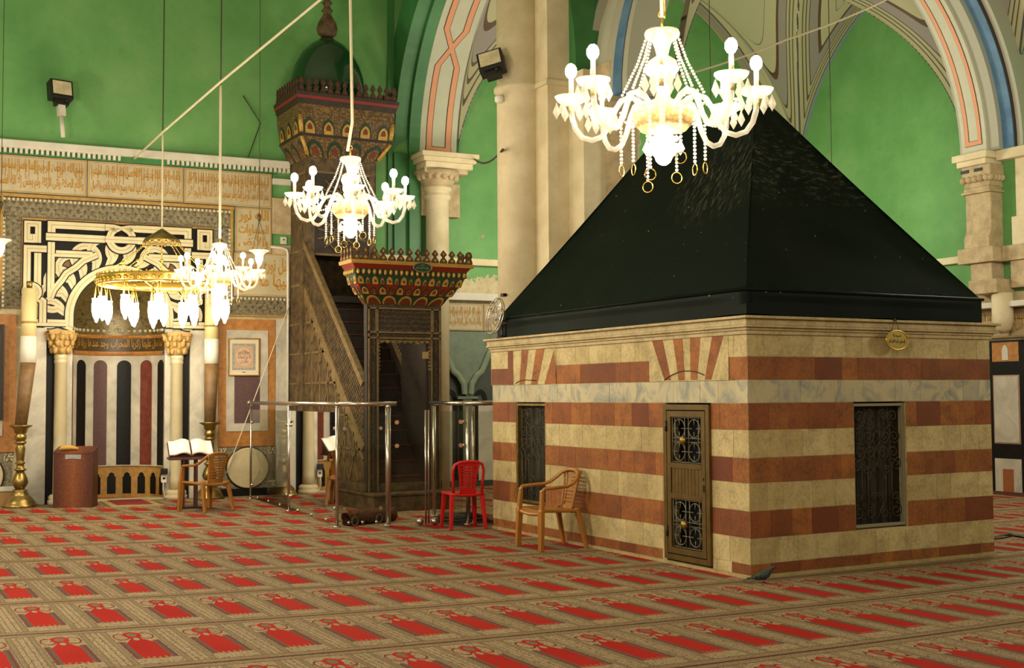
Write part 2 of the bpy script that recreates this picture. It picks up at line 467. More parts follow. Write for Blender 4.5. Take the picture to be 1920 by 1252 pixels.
mb.slab([(-15, 0), (12.2, 0), (12.2, 12), (-15, 12)], [[(-2.06, .02), (-.47, .02), (-.47, 3.62), (-2.06, 3.62)]], (0,0,0), (1,0,0), (0,0,1), (0,.3,0))
struct(mb.build('wall_back', M_wallq))
mb = MB(); mb.prism([(15.87, -7), (17.2, -7), (17.2, 19.6), (XR, 19.6), (XR, 13.4), (15.87, 13.4)], (0,0,0), (1,0,0), (0,1,0), (0,0,12)); struct(mb.build('wall_right', M_wallr))
mb = MB(); mb.box(-9.3, -9, -7, 20.2, 0, 12); struct(mb.build('wall_left', M_white))
mb = MB(); mb.box(-9, 17.2, -7.3, -7, 0, 12); struct(mb.build('wall_front', M_white))
mb = MB(); mb.box(-9.3, 17.2, -7.3, 20.5, 12, 12.3); struct(mb.build('ceiling', M_white))

# ------------------------------------------------------------------ painted groin vaults over the two side bays
def vaultpaint():
    m = bpy.data.materials.new('painted vault plaster'); m.use_nodes = True; nt = m.node_tree; N = NT(nt); b = nt.nodes['Principled BSDF']
    b.inputs['Roughness'].default_value = .65
    at = N.new('ShaderNodeAttribute'); at.attribute_name = 'edge'
    d = X(N, at.outputs['Fac'])
    K = lambda h: lin(h)
    cr, ln = K('#a8a17c'), K('#3c3324')
    st = [(0, K('#7f949e')), (.07, K('#1f2530')), (.085, cr), (.135, ln), (.15, cr), (.185, ln), (.20, cr), (.235, ln), (.25, K('#8d8580')), (.36, K('#4a2416')), (.395, K('#b5b08a')), (.56, K('#6d6f5c')), (.568, K('#b2b08c'))]
    col = N.ramp(d, [(min(p, 1), c) for p, c in st], 'CONSTANT')
    tc = N.new('ShaderNodeNewGeometry').outputs['Position']
    col = N.mix(N.noise(tc, 2.5, 4)*.22, col, K('#93a070'))
    nt.links.new(col, b.inputs['Base Color']); return m
M_vault = vaultpaint()
def bay(FX, xr, yc, ga1, gs1, gr, ylo, yhi, wall_hi):
    # FX: centre, half span, spring, rise of the arch over the qibla wall side
    nx, ny = 150, 110
    def par(x):
        t = max(0, min(1, (x-9.48)/(xr-9.6))) if wall_hi else 1
        return (16.53+(yc-16.53)*t if wall_hi else yc), 2.62+(ga1-2.62)*t, 5.76+(gs1-5.76)*t
    xs = [FX[0]+FX[1]*sin(PI/2*(2*i/nx-1))*.9995 for i in range(nx+1)]
    mb = MB(); dat = []
    def zf(x): return FX[2]+arch_h(x-FX[0], FX[1], FX[3])
    def zg(y, x):
        c, a, s_ = par(x); return s_+arch_h(y-c, a, gr)
    nrow = 6+ny+1+26
    for j in range(nrow):
        for x in xs:
            c, ga, gs = par(x); lo_, hi_ = c-ga, c+ga
            if j < 6: y = ylo+(max(ylo, lo_)-ylo)*j/6
            elif j < 7+ny: y = c+ga*sin(PI/2*(2*(j-6)/ny-1))*.9995
            else: y = hi_+(max(yhi, hi_)-hi_)*(j-6-ny)/26
            f, g = zf(x), zg(y, x)
            mb.v.append(Vector((x, y, max(f, g))))
            e = 1e-3
            gf = abs(zf(x+e)-zf(x-e))/(2*e); gg = abs(zg(y+e, x)-zg(y-e, x))/(2*e)
            dg = abs(f-g)/max(.5, math.hypot(gf, gg))
            dw = (xr-x) if g > f else ((yhi-y) if wall_hi else (y-ylo))
            dat.append(max(0, min(dg*.9+.07, dw if g > f else dw)))
    k = len(xs)
    for j in range(nrow-1):
        for i in range(k-1):
            mb.f.append([j*k+i, j*k+i+1, (j+1)*k+i+1, (j+1)*k+i]); mb.mi.append(0); mb.sm.append(True)
    me = bpy.data.meshes.new('ceiling'); me.from_pydata([tuple(p) for p in mb.v], [], mb.f); me.materials.append(M_vault)
    a = me.attributes.new('edge', 'FLOAT', 'POINT'); a.data.foreach_set('value', dat)
    me.polygons.foreach_set('use_smooth', [True]*len(me.polygons))
    o = bpy.data.objects.new('ceiling', me); C.objects.link(o); struct(o)
bay((13.04, 3.56, 5.55, 4.15), XR, 16.16, 2.03, 5.45, 3.38, 13.3, 18.95, True)
bay((12.72, 3.24, 5.55, 3.75), 15.87, 10.7, 1.93, 5.3, 3.25, 8.2, 12.75, False)

# ------------------------------------------------------------------ transverse ribs with the salmon strapwork
def rib(name, label, pts, n, halfw, cross, thick=.55, orders=()):
    """pts: soffit path, n: axis across the soffit"""
    root = thing(name, label, 'arch', pts[0])
    n = Vector(n); o = Vector(pts[0]); P = [Vector(p)-o for p in pts]
    b = MB(); b.sweep(P, [(-halfw, 0), (halfw, 0), (halfw, -thick), (-halfw, -thick)], n); b.build('arch_ring', M_ribw, root)
    for (a0, a1, off, m_) in orders:
        b = MB(); b.sweep(P, [(a0, -off), (a1, -off), (a1, -thick-.1), (a0, -thick-.1)], n); b.build('moulding', m_, root)
    L = [0.0]
    for i in range(1, len(P)): L.append(L[-1]+(P[i]-P[i-1]).length)
    tot = L[-1]
    def at(l):
        i = 0
        while i < len(L)-2 and L[i+1] < l: i += 1
        f = (l-L[i])/(L[i+1]-L[i]); t = (P[i+1]-P[i]).normalized()
        return P[i].lerp(P[i+1], f), n.cross(t)
    q = halfw*.52
    for sg in (-1, 1):
        s_, d_ = MB(), MB()
        def off(l):
            if not cross: return sg*q
            return sg*q*(1-2*max(0, min(1, (l-cross[0]+.33)/.66)))
        ls = sorted(set([.16+(tot-.32)*i/90 for i in range(91)]+[c0+k*.33 for c0 in cross for k in (-1, 1)]))
        for bld, hw, up in ((d_, .062*halfw/.36, .003), (s_, .05*halfw/.36, .009+.002*sg)):
            pr_ = None
            for l in ls:
                p, e = at(l); c = p+n*off(l)+e*up
                cur = (c-n*hw, c+n*hw)
                if pr_: bld.add([pr_[0], pr_[1], cur[1], cur[0]], [(0,1,2,3)])
                pr_ = cur
            p, e = at(.16+hw); c = p+e*up
            p2, _ = at(.16-hw); c2 = p2+e*up
            bld.add([c2-n*q*1.3*(1 if bld is s_ else 1.05), c2+n*q*1.3*(1 if bld is s_ else 1.05), c+n*q*1.3*(1 if bld is s_ else 1.05), c-n*q*1.3*(1 if bld is s_ else 1.05)], [(0,1,2,3)])
        d_.build('outline', M_line, root); s_.build('stripe', M_pink, root)
    return root
# from the qibla wall over to the pier
p1 = [(9.095, 16.53+x, z) for x, z in arch_pts(2.63, 3.25, 26, 0, 5.76)][::-1]
rib('vault_rib', 'pale arch rib with crossing salmon strapwork springing from the pilaster beside the pulpit', p1, (1,0,0), .355, [1.95],
    orders=((.355, .40, .03, M_ribg), (.40, .46, .10, M_blue), (.46, .50, .16, M_line), (-.56, -.355, .0, M_green2), (-.81, -.56, .07, M_green2)))
p2 = [(12.33+x, 13.07, z) for x, z in arch_pts(3.24, 3.4, 26, 0, 5.36)][::-1]
rib('vault_rib', 'pale arch rib with plain salmon stripes springing from the right wall to the stone pier', p2, (0,-1,0), .235, [],
    orders=((-.29, -.235, .02, M_ribg), (-.34, -.29, .08, M_blue), (.235, .43, .05, M_ribg), (.43, .63, .14, M_blue), (.63, .65, .16, M_line), (.65, .75, .2, M_ribg)))

# ------------------------------------------------------------------ pilaster beside the pulpit
t = wall_thing('wall_pilaster', 'stone half column with moulded capital on the green wall beside the pulpit', 'pilaster', 4.0)
b = MB(); b.box(-.49, -.28, -.16, 0, 0, 5.8, 0); b.box(-.74, -.49, -.08, 0, 0, 5.8, 0); b.box(-.84, -.74, -.04, 0, 0, 11.9, 0); b.build('upper_pier', M_green2, t)
b = MB(); b.lathe([(.2, 0), (.2, 4.98), (.235, 5.0), (.24, 5.06), (.21, 5.08), (.21, 5.12), (.25, 5.15), (.25, 5.21)], 20, (-.02, -.28, 0)); b.build('shaft', M_stone, t)
b = MB(); b.box(-.28, .44, -.2, 0, 4.72, 5.3); b.build('backing_block', M_stone2, t)
b = MB(); b.lathe([(.25, 5.2), (.28, 5.26), (.33, 5.36), (.42, 5.46)], 20, (-.02, -.28, 0))
for k in range(9):
    a = PI+PI*k/8; b.sphere((-.02+.33*cos(a), -.28+.33*sin(a), 5.37), .055, 7, 5, (1,1,1.3))
b.box(-.36, .44, -.55, 0, 5.42, 5.5); b.build('capital', M_stone2, t)
b = MB(); b.box(-.36, .52, -.6, 0, 5.5, 5.6); b.box(-.42, .56, -.66, 0, 5.6, 5.68); b.box(-.46, .6, -.70, 0, 5.68, 5.76); b.build('abacus', M_stone, t, bevel=.01)

# ------------------------------------------------------------------ great pier behind the cenotaph
t = thing('stone_pier', 'tall clustered pale stone pier rising behind the black tomb cover', 'pier', (8.3, 13.7, 0))
L_ = lambda x, y: (x-8.3, y-13.7)
b = MB(); b.lathe([(.30, 0), (.30, 5.62), (.34, 5.65), (.34, 5.70), (.30, 5.73), (.30, 12)], 28, (*L_(7.86, 14.02), 0)); b.build('shaft', M_stone, t)
b = MB()
def rbox(x0, x1, y0, y1, z0, z1): b.box(x0-8.3, x1-8.3, y0-13.7, y1-13.7, z0, z1)
rbox(7.95, 9.0, 13.42, 14.4, 0, 12); b.build('core', M_stone, t)
b = MB(); rbox(8.27, 8.75, 13.06, 13.45, 0, 5.8); b.build('corner_pier', M_stone, t)
b = MB(); b.lathe([(.27, 0), (.27, 4.85), (.30, 4.88), (.30, 4.93), (.27, 4.96), (.29, 5.06), (.36, 5.3), (.36, 5.4)], 24, (*L_(8.86, 13.14), 0)); b.build('half_column', M_stone2, t)
b = MB(); b.box(L_(8.5, 0)[0], L_(9.2, 0)[0], -.95, -.3, 5.4, 5.55); b.box(L_(8.45, 0)[0], L_(9.26, 0)[0], -1.0, -.3, 5.55, 5.85); b.build('capital', M_stone2, t, bevel=.015)
b = MB(); rbox(7.91, 9.0, 13.38, 14.2, 5.64, 5.71); b.build('string_course', M_stone, t, bevel=.01)

# ------------------------------------------------------------------ pilaster on the right wall
t = thing('wall_pilaster', 'broken stone pilaster with carved capital on the right wall', 'pilaster', (15.87, 13.1, 0))
def stack(xs, name, m):
    b = MB()
    for (dx, y0, y1, z0, z1) in xs: b.box(-dx, 0, y0-13.1, y1-13.1, z0, z1)
    return b.build(name, m, t, bevel=.012)
stack([(.42, 12.75, 13.42, 5.25, 5.36), (.38, 12.8, 13.36, 5.16, 5.25), (.2, 12.0, 12.75, 5.2, 5.36)], 'abacus', M_stone)
b = MB()
b.box(-.33, 0, -.34, .2, 4.92, 5.16); b.box(-.30, 0, -.3, .18, 4.82, 4.92); b.box(-.34, 0, -.34, .22, 4.72, 4.76); b.box(-.31, 0, -.3, .19, 4.76, 4.82)
for k in range(5): b.sphere((-.32, -.26+.11*k, 4.95), .06, 8, 6)
for k in range(4): b.sphere((-.05-.08*k, -.33, 4.95), .06, 8, 6)
b.build('capital', M_stone2, t, bevel=.012)
b = MB()
for k in range(2): b.box(-.345, -.32, -.2+.26*k, -.05+.26*k, 5.06, 5.11)
b.build('sunk_slot', M_dark, t)
b = MB(); b.prism([(0,4.72),(-.28,4.72),(-.28,4.15),(-.34,4.02),(-.34,3.86),(0,3.86)], (0,-.3,0), (1,0,0), (0,0,1), (0,.48,0)); b.build('shaft', M_stone2, t, bevel=.01)
stack([(.08, 12.0, 12.5, 4.3, 5.2), (.13, 11.95, 12.55, 3.86, 4.3)], 'side_shaft', M_stone)
stack([(.36, 12.72, 13.40, 3.62, 3.86), (.16, 11.9, 12.72, 3.62, 3.86), (.30, 12.8, 13.2, 3.34, 3.62), (.42, 12.62, 13.15, 3.12, 3.34), (.12, 12.0, 12.6, 3.2, 3.62)], 'corbel_stones', M_stone2)
b = MB(); b.lathe([(.05, 2.5), (.13, 2.56), (.16, 2.7), (.16, 3.12)], 16, (-.22, -.42, 0)); b.build('pendant_boss', M_stone, t)

# ------------------------------------------------------------------ trim on the two walls
def trim(n, m, boxes, M=None, bevel=0):
    b = MB(M)
    for x in boxes: b.box(*x)
    o = b.build('trim_%d' % n, m, bevel=bevel); struct(o); return o
dent = [(-4.4+.075*i, -4.4+.075*i+.04, -.10, 0, 5.30, 5.37) for i in range(78) if not (-1.30 < -4.4+.075*i < -.58)]
trim(1, M_white, [(-4.5, 1.41, -.14, 0, 5.37, 5.49)], WM, .01)
trim(2, M_white, dent, WM)
trim(3, M_green2, [(-4.5, 1.2, -.05, 0, 5.28, 5.37)], WM)
trim(4, M_white, [(1.13, 1.46, -.10, 0, 5.1, 5.2)], WM, .01)
trim(5, M_stone2, [(1.13, 1.46, -.06, 0, 4.28, 4.88), (1.13, 1.46, -.05, 0, 3.95, 4.1)], WM, .01)
trim(6, M_stone, [(3.0, 11.5, -.10, 0, 3.90, 4.02)], WM, .01)
trim(7, M_white, [(2.9, 11.5, -.16, 0, 3.27, 3.40)], WM, .01)
trim(8, M_stone, [(15.76, 15.87, 5, 13.4, 3.68, 3.80), (XR-.1, XR, 13.4, 18.9, 3.78, 3.90)], None, .01)
trim(9, M_white, [(15.60, 15.87, 5, 13.4, 2.90, 2.99), (XR-.2, XR, 13.4, 18.9, 2.96, 3.05)], None, .01)
trim(10, M_stone2, [(15.79, 15.87, 5, 13.4, 3.0, 3.14)], None, .01)
# ================================================================== THE CENOTAPH
CX, CY, CW, CD = 6.865, 8.221, 3.07, 4.73
def onC(px, py):        # pixel on its long left face -> (local y, z)
    p = on_axis(px, py, 0, CX); return p.y-CY, p.z
def stone_blocks(name, a, b, c, vein=False):
    m = bpy.data.materials.new(name); m.use_nodes = True; nt = m.node_tree; N = NT(nt); bs = nt.nodes['Principled BSDF']
    bs.inputs['Roughness'].default_value = .55 if vein else .7
    geo = N.new('ShaderNodeNewGeometry'); isl = X(N, geo.outputs['Random Per Island'])
    tc = N.new('ShaderNodeTexCoord').outputs['Object']
    n = N.noise(tc, 5 if not vein else 3, 7, .62, .4 if not vein else 2.2)
    n2 = N.noise(tc, 32, 3, .6)
    base = N.ramp(isl, [(0, lin(a)), (.5, lin(b)), (1, lin(c))])
    if vein:
        col = N.mix(N.ramp(n, [(.45, g1(0)), (.64, g1(.8))]), base, lin('#7f8684'))
    else:
        col = N.mix(N.ramp(n*.6+n2*.4, [(.36, g1(.75)), (.58, g1(0))]), base, lin('#5c3018') if 'red' in name else lin('#8f7c52'))
    nt.links.new(col, bs.inputs['Base Color'])
    bn = N.new('ShaderNodeBump'); bn.inputs['Strength'].default_value = .2; bn.inputs['Distance'].default_value = .01
    N.put(bn.inputs['Height'], n2); nt.links.new(bn.outputs[0], bs.inputs['Normal'])
    return m
M_cb = stone_blocks('cream cenotaph stone', '#bda972', '#d3c18c', '#b19d68')
M_rb = stone_blocks('red cenotaph stone', '#8c4a1c', '#a8682a', '#743818')
M_mb = stone_blocks('grey veined marble course', '#b9ae88', '#c6bc98', '#aba68c', True)

ceno = thing('cenotaph', 'low striped red and cream stone tomb house under the black cover', 'tomb', (CX, CY, 0))
COURSES = [(.03, .125, 1), (.125, .346, 0), (.346, .581, 1), (.581, .82, 0), (.82, 1.039, 1), (1.039, 1.279, 0), (1.279, 1.515, 1), (1.515, 1.716, 2), (1.716, 1.922, 1), (1.922, 2.12, 0)]
b = MB()
b.box(.16, CW-.16, .16, CD-.16, 0, 2.2, 3); b.box(.17, CW-.17, .17, CD-.17, 2.0, 2.2, 0)
b.box(-.015, CW+.015, -.015, CD+.015, 0, .03, 0)
def course(face, z0, z1, mi, L, holes, steps=()):
    u = 0.0
    segs = []
    while u < L-1e-6:
        w = rnd.uniform(.17, .42); v = min(L, u+w)
        if L-v < .12: v = L
        segs.append((u, v)); u = v
    for h0, h1, hz0, hz1 in holes:
        if hz0 < z1-1e-3 and hz1 > z0+1e-3:
            ns = []
            for (p, q) in segs:
                if q <= h0 or p >= h1: ns.append((p, q)); continue
                if p < h0: ns.append((p, h0))
                if q > h1: ns.append((h1, q))
            segs = ns
    if segs:
        runs = [[segs[0][0], segs[0][1]]]
        for p, q in segs[1:]:
            if p-runs[-1][1] < 1e-6: runs[-1][1] = q
            else: runs.append([p, q])
        for p, q in runs:
            if face == 'L': b.box(.0015, .15, p, q, z0, z1, 0)
            if face == 'F': b.box(p, q, .0015, .15, z0, z1, 0)
            if face == 'R': b.box(CW-.15, CW-.0015, p, q, z0, z1, 0)
            if face == 'B': b.box(p, q, CD-.15, CD-.0015, z0, z1, 0)
    for p, q in segs:
        if q-p < .01: continue
        m = mi
        for (s0, s1, mm) in steps:
            if s0 <= (p+q)/2 <= s1: m = mm
        g = .0022; o = rnd.uniform(0, .003)
        if face == 'L': b.box(-o, .16, p+g, q-g, z0+g, z1-g, m)
        if face == 'F': b.box(p+g, q-g, -o, .16, z0+g, z1-g, m)
        if face == 'R': b.box(CW-.16, CW+o, p+g, q-g, z0+g, z1-g, m)
        if face == 'B': b.box(p+g, q-g, CD-.16, CD+o, z0+g, z1-g, m)
DOOR = (.515, 1.212, .05, 1.5); WIN1 = (3.478, 4.15, .37, 1.5); WIN2 = (1.234, 1.90, .362, 1.5)
for (z0, z1, mi) in COURSES:
    course('L', z0, z1, mi, CD, [DOOR, WIN1], ((.3, 1.3, 0),) if z0 < .1 else ())
    course('F', z0, z1, mi, CW, [WIN2])
    course('R', z0, z1, mi, CD, []); course('B', z0, z1, mi, CW, [])
b.build('wall_body', [M_cb, M_rb, M_mb, M_void], ceno)
# lintel pieces: pale slabs and the fans of red wedges over the door and the window
def pl(poly, t, mi, x0=0): b.prism([onC(*q) for q in poly], (x0-.0035, 0, 0), (0,1,0), (0,0,1), (-t, 0, 0), mi)
c4 = lambda x, y: (1160+x/6.857, 580+y/6.857); c3 = lambda x, y: (900+x/6.857, 580+y/6.857)
b = MB(); ya, za = onC(*c4(402, 905)); yb, zb = onC(*c4(1412, 340))
b.box(-.0065, -.003, yb, ya, 1.718, 2.12, 0)
for w in ([(435,400),(568,383),(682,910),(600,912)], [(705,374),(828,366),(858,906),(780,908)], [(925,362),(1058,352),(1017,906),(935,906)], [(1210,345),(1355,333),(1197,900),(1117,904)]):
    pl([c4(*q) for q in w], .006, 1)
b.build('lintel_inlay', [M_cb, M_rb, M_mb, M_void], ceno); b = MB()
ya, _ = onC(*c3(150, 900)); yb, _ = onC(*c3(980, 900))
b.box(-.0065, -.003, yb, ya, 1.718, 2.12, 0)
for w in ([(155,768),(366,762),(366,535),(431,533),(438,965),(155,970)], [(545,527),(630,520),(582,961),(515,962)], [(730,512),(838,503),(746,960),(665,961)], [(962,505),(975,718),(985,950),(838,958)]):
    pl([c3(*q) for q in w], .006, 1)
b.build('lintel_inlay', [M_cb, M_rb, M_mb, M_void], ceno)
for cv, ps in ((c4, [(602,910),(640,875),(700,840),(790,803),(860,790),(960,792),(1050,815),(1112,842)]), (c3, [(470,950),(515,920),(590,905),(665,908),(740,915)])):      # thin relieving arcs
    b = MB(); b.tube([(-.012, *onC(*cv(*p))) for p in ps], .0045, 5); b.build('relieving_arc', M_dark, ceno)
b = MB()
def ring(x, z0, z1, mi=0): b.slab([(-x,-x),(CW+x,-x),(CW+x,CD+x),(-x,CD+x)], [[(.1,.1),(.1,CD-.1),(CW-.1,CD-.1),(CW-.1,.1)]], (0,0,z0), (1,0,0), (0,1,0), (0,0,z1-z0), mi)
ring(.02, 2.115, 2.15); ring(.035, 2.15, 2.175); ring(.06, 2.175, 2.195); ring(.05, 2.195, 2.25); ring(.085, 2.25, 2.275)
b.box(.05, CW-.05, .05, CD-.05, 2.2, 2.27)
b.build('cornice', stone_blocks('cream cornice stone', '#c2b183', '#cab98c', '#b9a87b'), ceno, bevel=.006)

def spiral(cx, cz, r0, a0, turns, sg=1, n=22):
    return [(cx+r0*(1-.82*i/n)*cos(a0+sg*2*PI*turns*i/n), cz+r0*(1-.82*i/n)*sin(a0+sg*2*PI*turns*i/n)) for i in range(n+1)]
def grille(w, h):
    """scrolled ironwork inside a w x h opening, as 2d paths"""
    P = []
    for sg in (-1, 1):
        m = lambda pts: [(w/2+sg*p[0], p[1]) for p in pts]
        a = w/2
        P.append(m([(a*.62, .06*h), (a*.62, .52*h)])); P.append(m([(a*.36, .02*h), (a*.36, .50*h)]))
        for (x, z, r, a0, tn, d) in ((.26,.60,.085,-1.2,1.6,1),(.70,.60,.09,-.6,1.6,-1),(.26,.93,.07,-1.6,1.6,1),(.70,.91,.08,-1.6,1.5,-1),(.34,.735,.085,2.6,1.7,1),(.74,.735,.085,.4,1.7,-1),(.80,.50,.08,1.4,1.5,-1),(.42,.45,.05,3.1,1.5,-1),(.30,.09,.07,1.6,1.4,1),(.78,.10,.09,1.6,1.6,-1),(.76,.22,.06,-1.4,1.5,1),(.16,.24,.05,2.4,1.5,1)):
            P.append(m(spiral(a*x, h*z, w*r*1.35, a0, tn, d)))
        P.append(m([(0, .79*h), (.1*a, .76*h), (.16*a, .70*h), (.0, .64*h), (-.13*a, .58*h), (0, .50*h), (.22*a, .44*h), (.36*a, .36*h), (.34*a, .2*h), (.14*a, .12*h), (0, .04*h)]))
        P.append(m([(.9*a, .78*h), (.6*a, .84*h), (.3*a, .79*h), (.08*a, .83*h)]))
        P.append(m([(.48*a, .99*h), (.46*a, .86*h), (.62*a, .82*h)]))
    return P
# side window grille (long face) and front window grille
def frame_rect(bd, w, h, t, d, fn, mi=0):
    for (u0, u1, z0, z1) in ((0, t, 0, h), (w-t, w, 0, h), (t+.0002, w-t-.0002, 0, t), (t+.0002, w-t-.0002, h-t, h)):
        q = [fn(u, z, dd) for u in (u0, u1) for z in (z0, z1) for dd in (-d, d)]
        bd.add(q, [(0,1,3,2),(4,6,7,5),(0,4,5,1),(2,3,7,6),(0,2,6,4),(1,5,7,3)], mi)
def add_window(win, fn, mfr, tilt=None):
    w = win[1]-win[0]; h = win[3]-win[2]
    fr = MB(); frame_rect(fr, w, h, .025, .02, fn); f = fr.build('window_frame', mfr, ceno)
    g = MB()
    for p in grille(w-.05, h-.05): g.tube([fn(u+.025, z+.025, .015) for u, z in p], .0048, 5)
    g.build('scroll_grille', M_iron, f)
    g = MB(); n = 5
    for i in range(1, n): g.tube([fn(w*i/n, .01, .04), fn(w*i/n, h-.01, .04)], .006, 6)
    g.build('bar', M_iron, f)
    d = MB(); q = [fn(u, z, .06) for u in (0, w) for z in (0, h)]; d.add(q, [(0,1,3,2)]); d.build('shutter', mat('brown inner shutter', '#2a2214', .7, col2='#1a150c', scale=9), f)
add_window(WIN1, lambda u, z, d: (.03+d, WIN1[1]-u, WIN1[2]+z), M_brass)
add_window(WIN2, lambda u, z, d: (WIN2[0]+u, .04+d, WIN2[2]+z), mat('chalky iron frame', '#8f8a70', .7))
# metal door
M_door = mat('bronze painted door', '#6b5426', .42, metal=.35, col2='#4c3a18', scale=9, amt=.6)
dy0, dy1, dz0, dz1 = DOOR; dw, dh = dy1-dy0, dz1-dz0
fn = lambda u, z, d: (d, dy1-u, dz0+z)
b = MB(); frame_rect(b, dw, dh, .05, .03, fn)
dr = b.build('door', M_door, ceno)
b = MB()
fd = lambda u, z, d: fn(u+.06, z+.06, d-.012)
lw, lh = dw-.12, dh-.12
frame_rect(b, lw, lh, .055, .018, fd)
for z0, z1 in ((lh*.385, lh*.42), (lh*.60, lh*.635)):
    q = [fd(u, z, d) for u in (.05, lw-.05) for z in (z0, z1) for d in (-.018, .018)]
    b.add(q, [(0,1,3,2),(4,6,7,5),(0,4,5,1),(2,3,7,6),(0,2,6,4),(1,5,7,3)])
b.build('leaf_frame', M_door, dr)
b = MB()
for i in range(9):
    u0 = .06+(lw-.12)*i/9
    q = [fd(u, z, d) for u in (u0, u0+(lw-.12)/9-.006) for z in (lh*.42, lh*.60) for d in (-.008, .008)]
    b.add(q, [(0,1,3,2),(4,6,7,5),(0,4,5,1),(2,3,7,6),(0,2,6,4),(1,5,7,3)])
b.build('slat_panel', M_door, dr)
for zb_, zt_ in ((.055, lh*.385), (lh*.635, lh-.055)):
    g = MB(); hh = zt_-zb_; W_ = lw-.11
    T = lambda pts, r=.0055: g.tube([fd(.055+u, zb_+z, 0) for u, z in pts], r, 5)
    for i in range(2):
        for j in range(2):
            cu, cz = W_*(.26+.48*i), hh*(.25+.5*j)
            g.tube([fd(.055+cu+.085*cos(a), zb_+cz+.085*sin(a), 0) for a in [2*PI*k/20 for k in range(20)]], .006, 5, closed=True)
            T([(cu-.11, cz), (cu-.03, cz)]); T([(cu+.03, cz), (cu+.11, cz)]); T([(cu, cz+.03), (cu, cz+.085)]); T([(cu, cz-.03), (cu, cz-.085)])
    for u in (.03, .12, .44, .56, .88, .97): T([(W_*u, 0), (W_*u, hh)])
    for z in (.46, .54, .02, .98): T([(0, hh*z), (W_, hh*z)])
    g.build('grille_panel', mat('dull steel bars', '#6e6a58', .5, metal=.5), dr)
    k = MB(); k.sphere(fd(lw*.5, zb_+hh*.5, -.045), .042, 14, 9, (.7,1,1)); k.tube([fd(lw*.5, zb_+hh*.5, -.04), fd(lw*.5, zb_+hh*.5, 0)], .014, 8); k.build('door_knob', M_brass, dr)
for z in (.18, .86):
    k = MB(); k.tube([fn(.055, dh*z-.05, -.035), fn(.055, dh*z+.05, -.035)], .011, 8); k.build('hinge', M_dark, dr)
k = MB(); k.box(-.036, -.02, dy0+.075, dy0+.095, dz0+.66, dz0+.72); k.box(-.036, -.02, dy0+.077, dy0+.093, dz0+.76, dz0+.785); k.build('lock_plate', M_dark, dr)

# the draped black-green cover
cov = thing('tomb_cover', 'huge black-green velvet cover draped as a hipped roof over the striped tomb', 'cover', (CX, CY, 2.275))
b = MB()
x0, x1, y0, y1 = -.005, CW-.10, -.005, CD-.14
rx0, rx1, ry0, ry1, rz = 1.42, 1.66, 1.50, 3.25, 2.33
base = [(x0,y0),(x1,y0),(x1,y1),(x0,y1)]; top = [(rx0,ry0),(rx1,ry0),(rx1,ry1),(rx0,ry1)]
rr = random.Random(3); ph = [rr.uniform(0, 6) for _ in range(12)]
for k in range(4):
    A, B = Vector((*base[k], .235)), Vector((*base[(k+1)%4], .235)); D, E = Vector((*top[k], rz)), Vector((*top[(k+1)%4], rz))
    n = (B-A).cross(D-A).normalized()
    def f(u, v, A=A, B=B, D=D, E=E, n=n, k=k):
        p = A.lerp(B, u).lerp(D.lerp(E, u), v)
        edge = min(u, 1-u, 1.0)*4
        s = -.035*sin(PI*u)*sin(PI*v)-.02*sin(PI*v)
        w = .012*sin(9*u+ph[k]+2*v)*sin(PI*v)*min(1, edge)+.006*sin(23*v+5*u+ph[k+4])*min(1, edge)*sin(PI*v)
        return p+n*(s+w)
    b.grid(f, 30, 36)
    A0, B0 = Vector((*base[k], .0)), Vector((*base[(k+1)%4], .0))
    nn = (B0-A0).cross(Vector((0,0,1))).normalized()
    def h(u, v, A0=A0, B0=B0, nn=nn, k=k):
        p = A0.lerp(B0, u); p.z = .235*v+(.012*sin(11*u+ph[k])*(1-v)+.008 if v < .5 else 0)
        return p+nn*(-.012*(1-v)*min(1, 6*min(u, 1-u))+.008*sin(17*u+ph[k+6])*(1-v)*min(1, 6*min(u, 1-u))+.012*(1 if .7 < v < .95 else 0)*min(1, 9*min(u, 1-u)))
    b.grid(h, 40, 8)
b.add([Vector((*p, rz)) for p in top], [(0,1,2,3)])
# a stitched roll along the hem
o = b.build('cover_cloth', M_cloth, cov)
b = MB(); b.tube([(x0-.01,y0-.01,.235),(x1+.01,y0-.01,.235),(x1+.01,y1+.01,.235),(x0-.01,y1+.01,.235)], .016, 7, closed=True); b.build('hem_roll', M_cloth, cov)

# brass name plaque hanging from the cornice
pq = thing('name_plaque', 'oval brass plaque lettered in black hanging on the cornice of the striped tomb', 'plaque', (CX+1.69, CY-.10, 2.085))
def oval(b, w, h, t, mi=0, n=32): b.prism([(w*cos(2*PI*i/n), h*sin(2*PI*i/n)) for i in range(n)], (0,0,0), (1,0,0), (0,0,1), (0,-t,0), mi)
b = MB(); oval(b, .138, .086, .012); b.build('plate', mat('dull brass plate', '#a48c3c', .35, metal=.5), pq)
b = MB(); b.tube([(.14*cos(2*PI*i/32), -.012, .088*sin(2*PI*i/32)) for i in range(32)], .007, 6, closed=True); b.build('rim', M_gilt, pq)
b = MB(); lettering('سيدنا', .10, .04, b, lambda x, y: (-.05+x, -.0135, .022+y), bold=.02); lettering('إسحق عليه السلام', .21, .052, b, lambda x, y: (-.105+x, -.0135, -.042+y), bold=.02); b.build('lettering', M_dark, pq)
b = MB()
for sg in (-1, 1): b.tube([(sg*.05, .01, .08), (sg*.012, .005, .19)], .003, 5)
b.sphere((0, .012, .19), .014, 8, 6); b.build('cord', M_wire, pq)

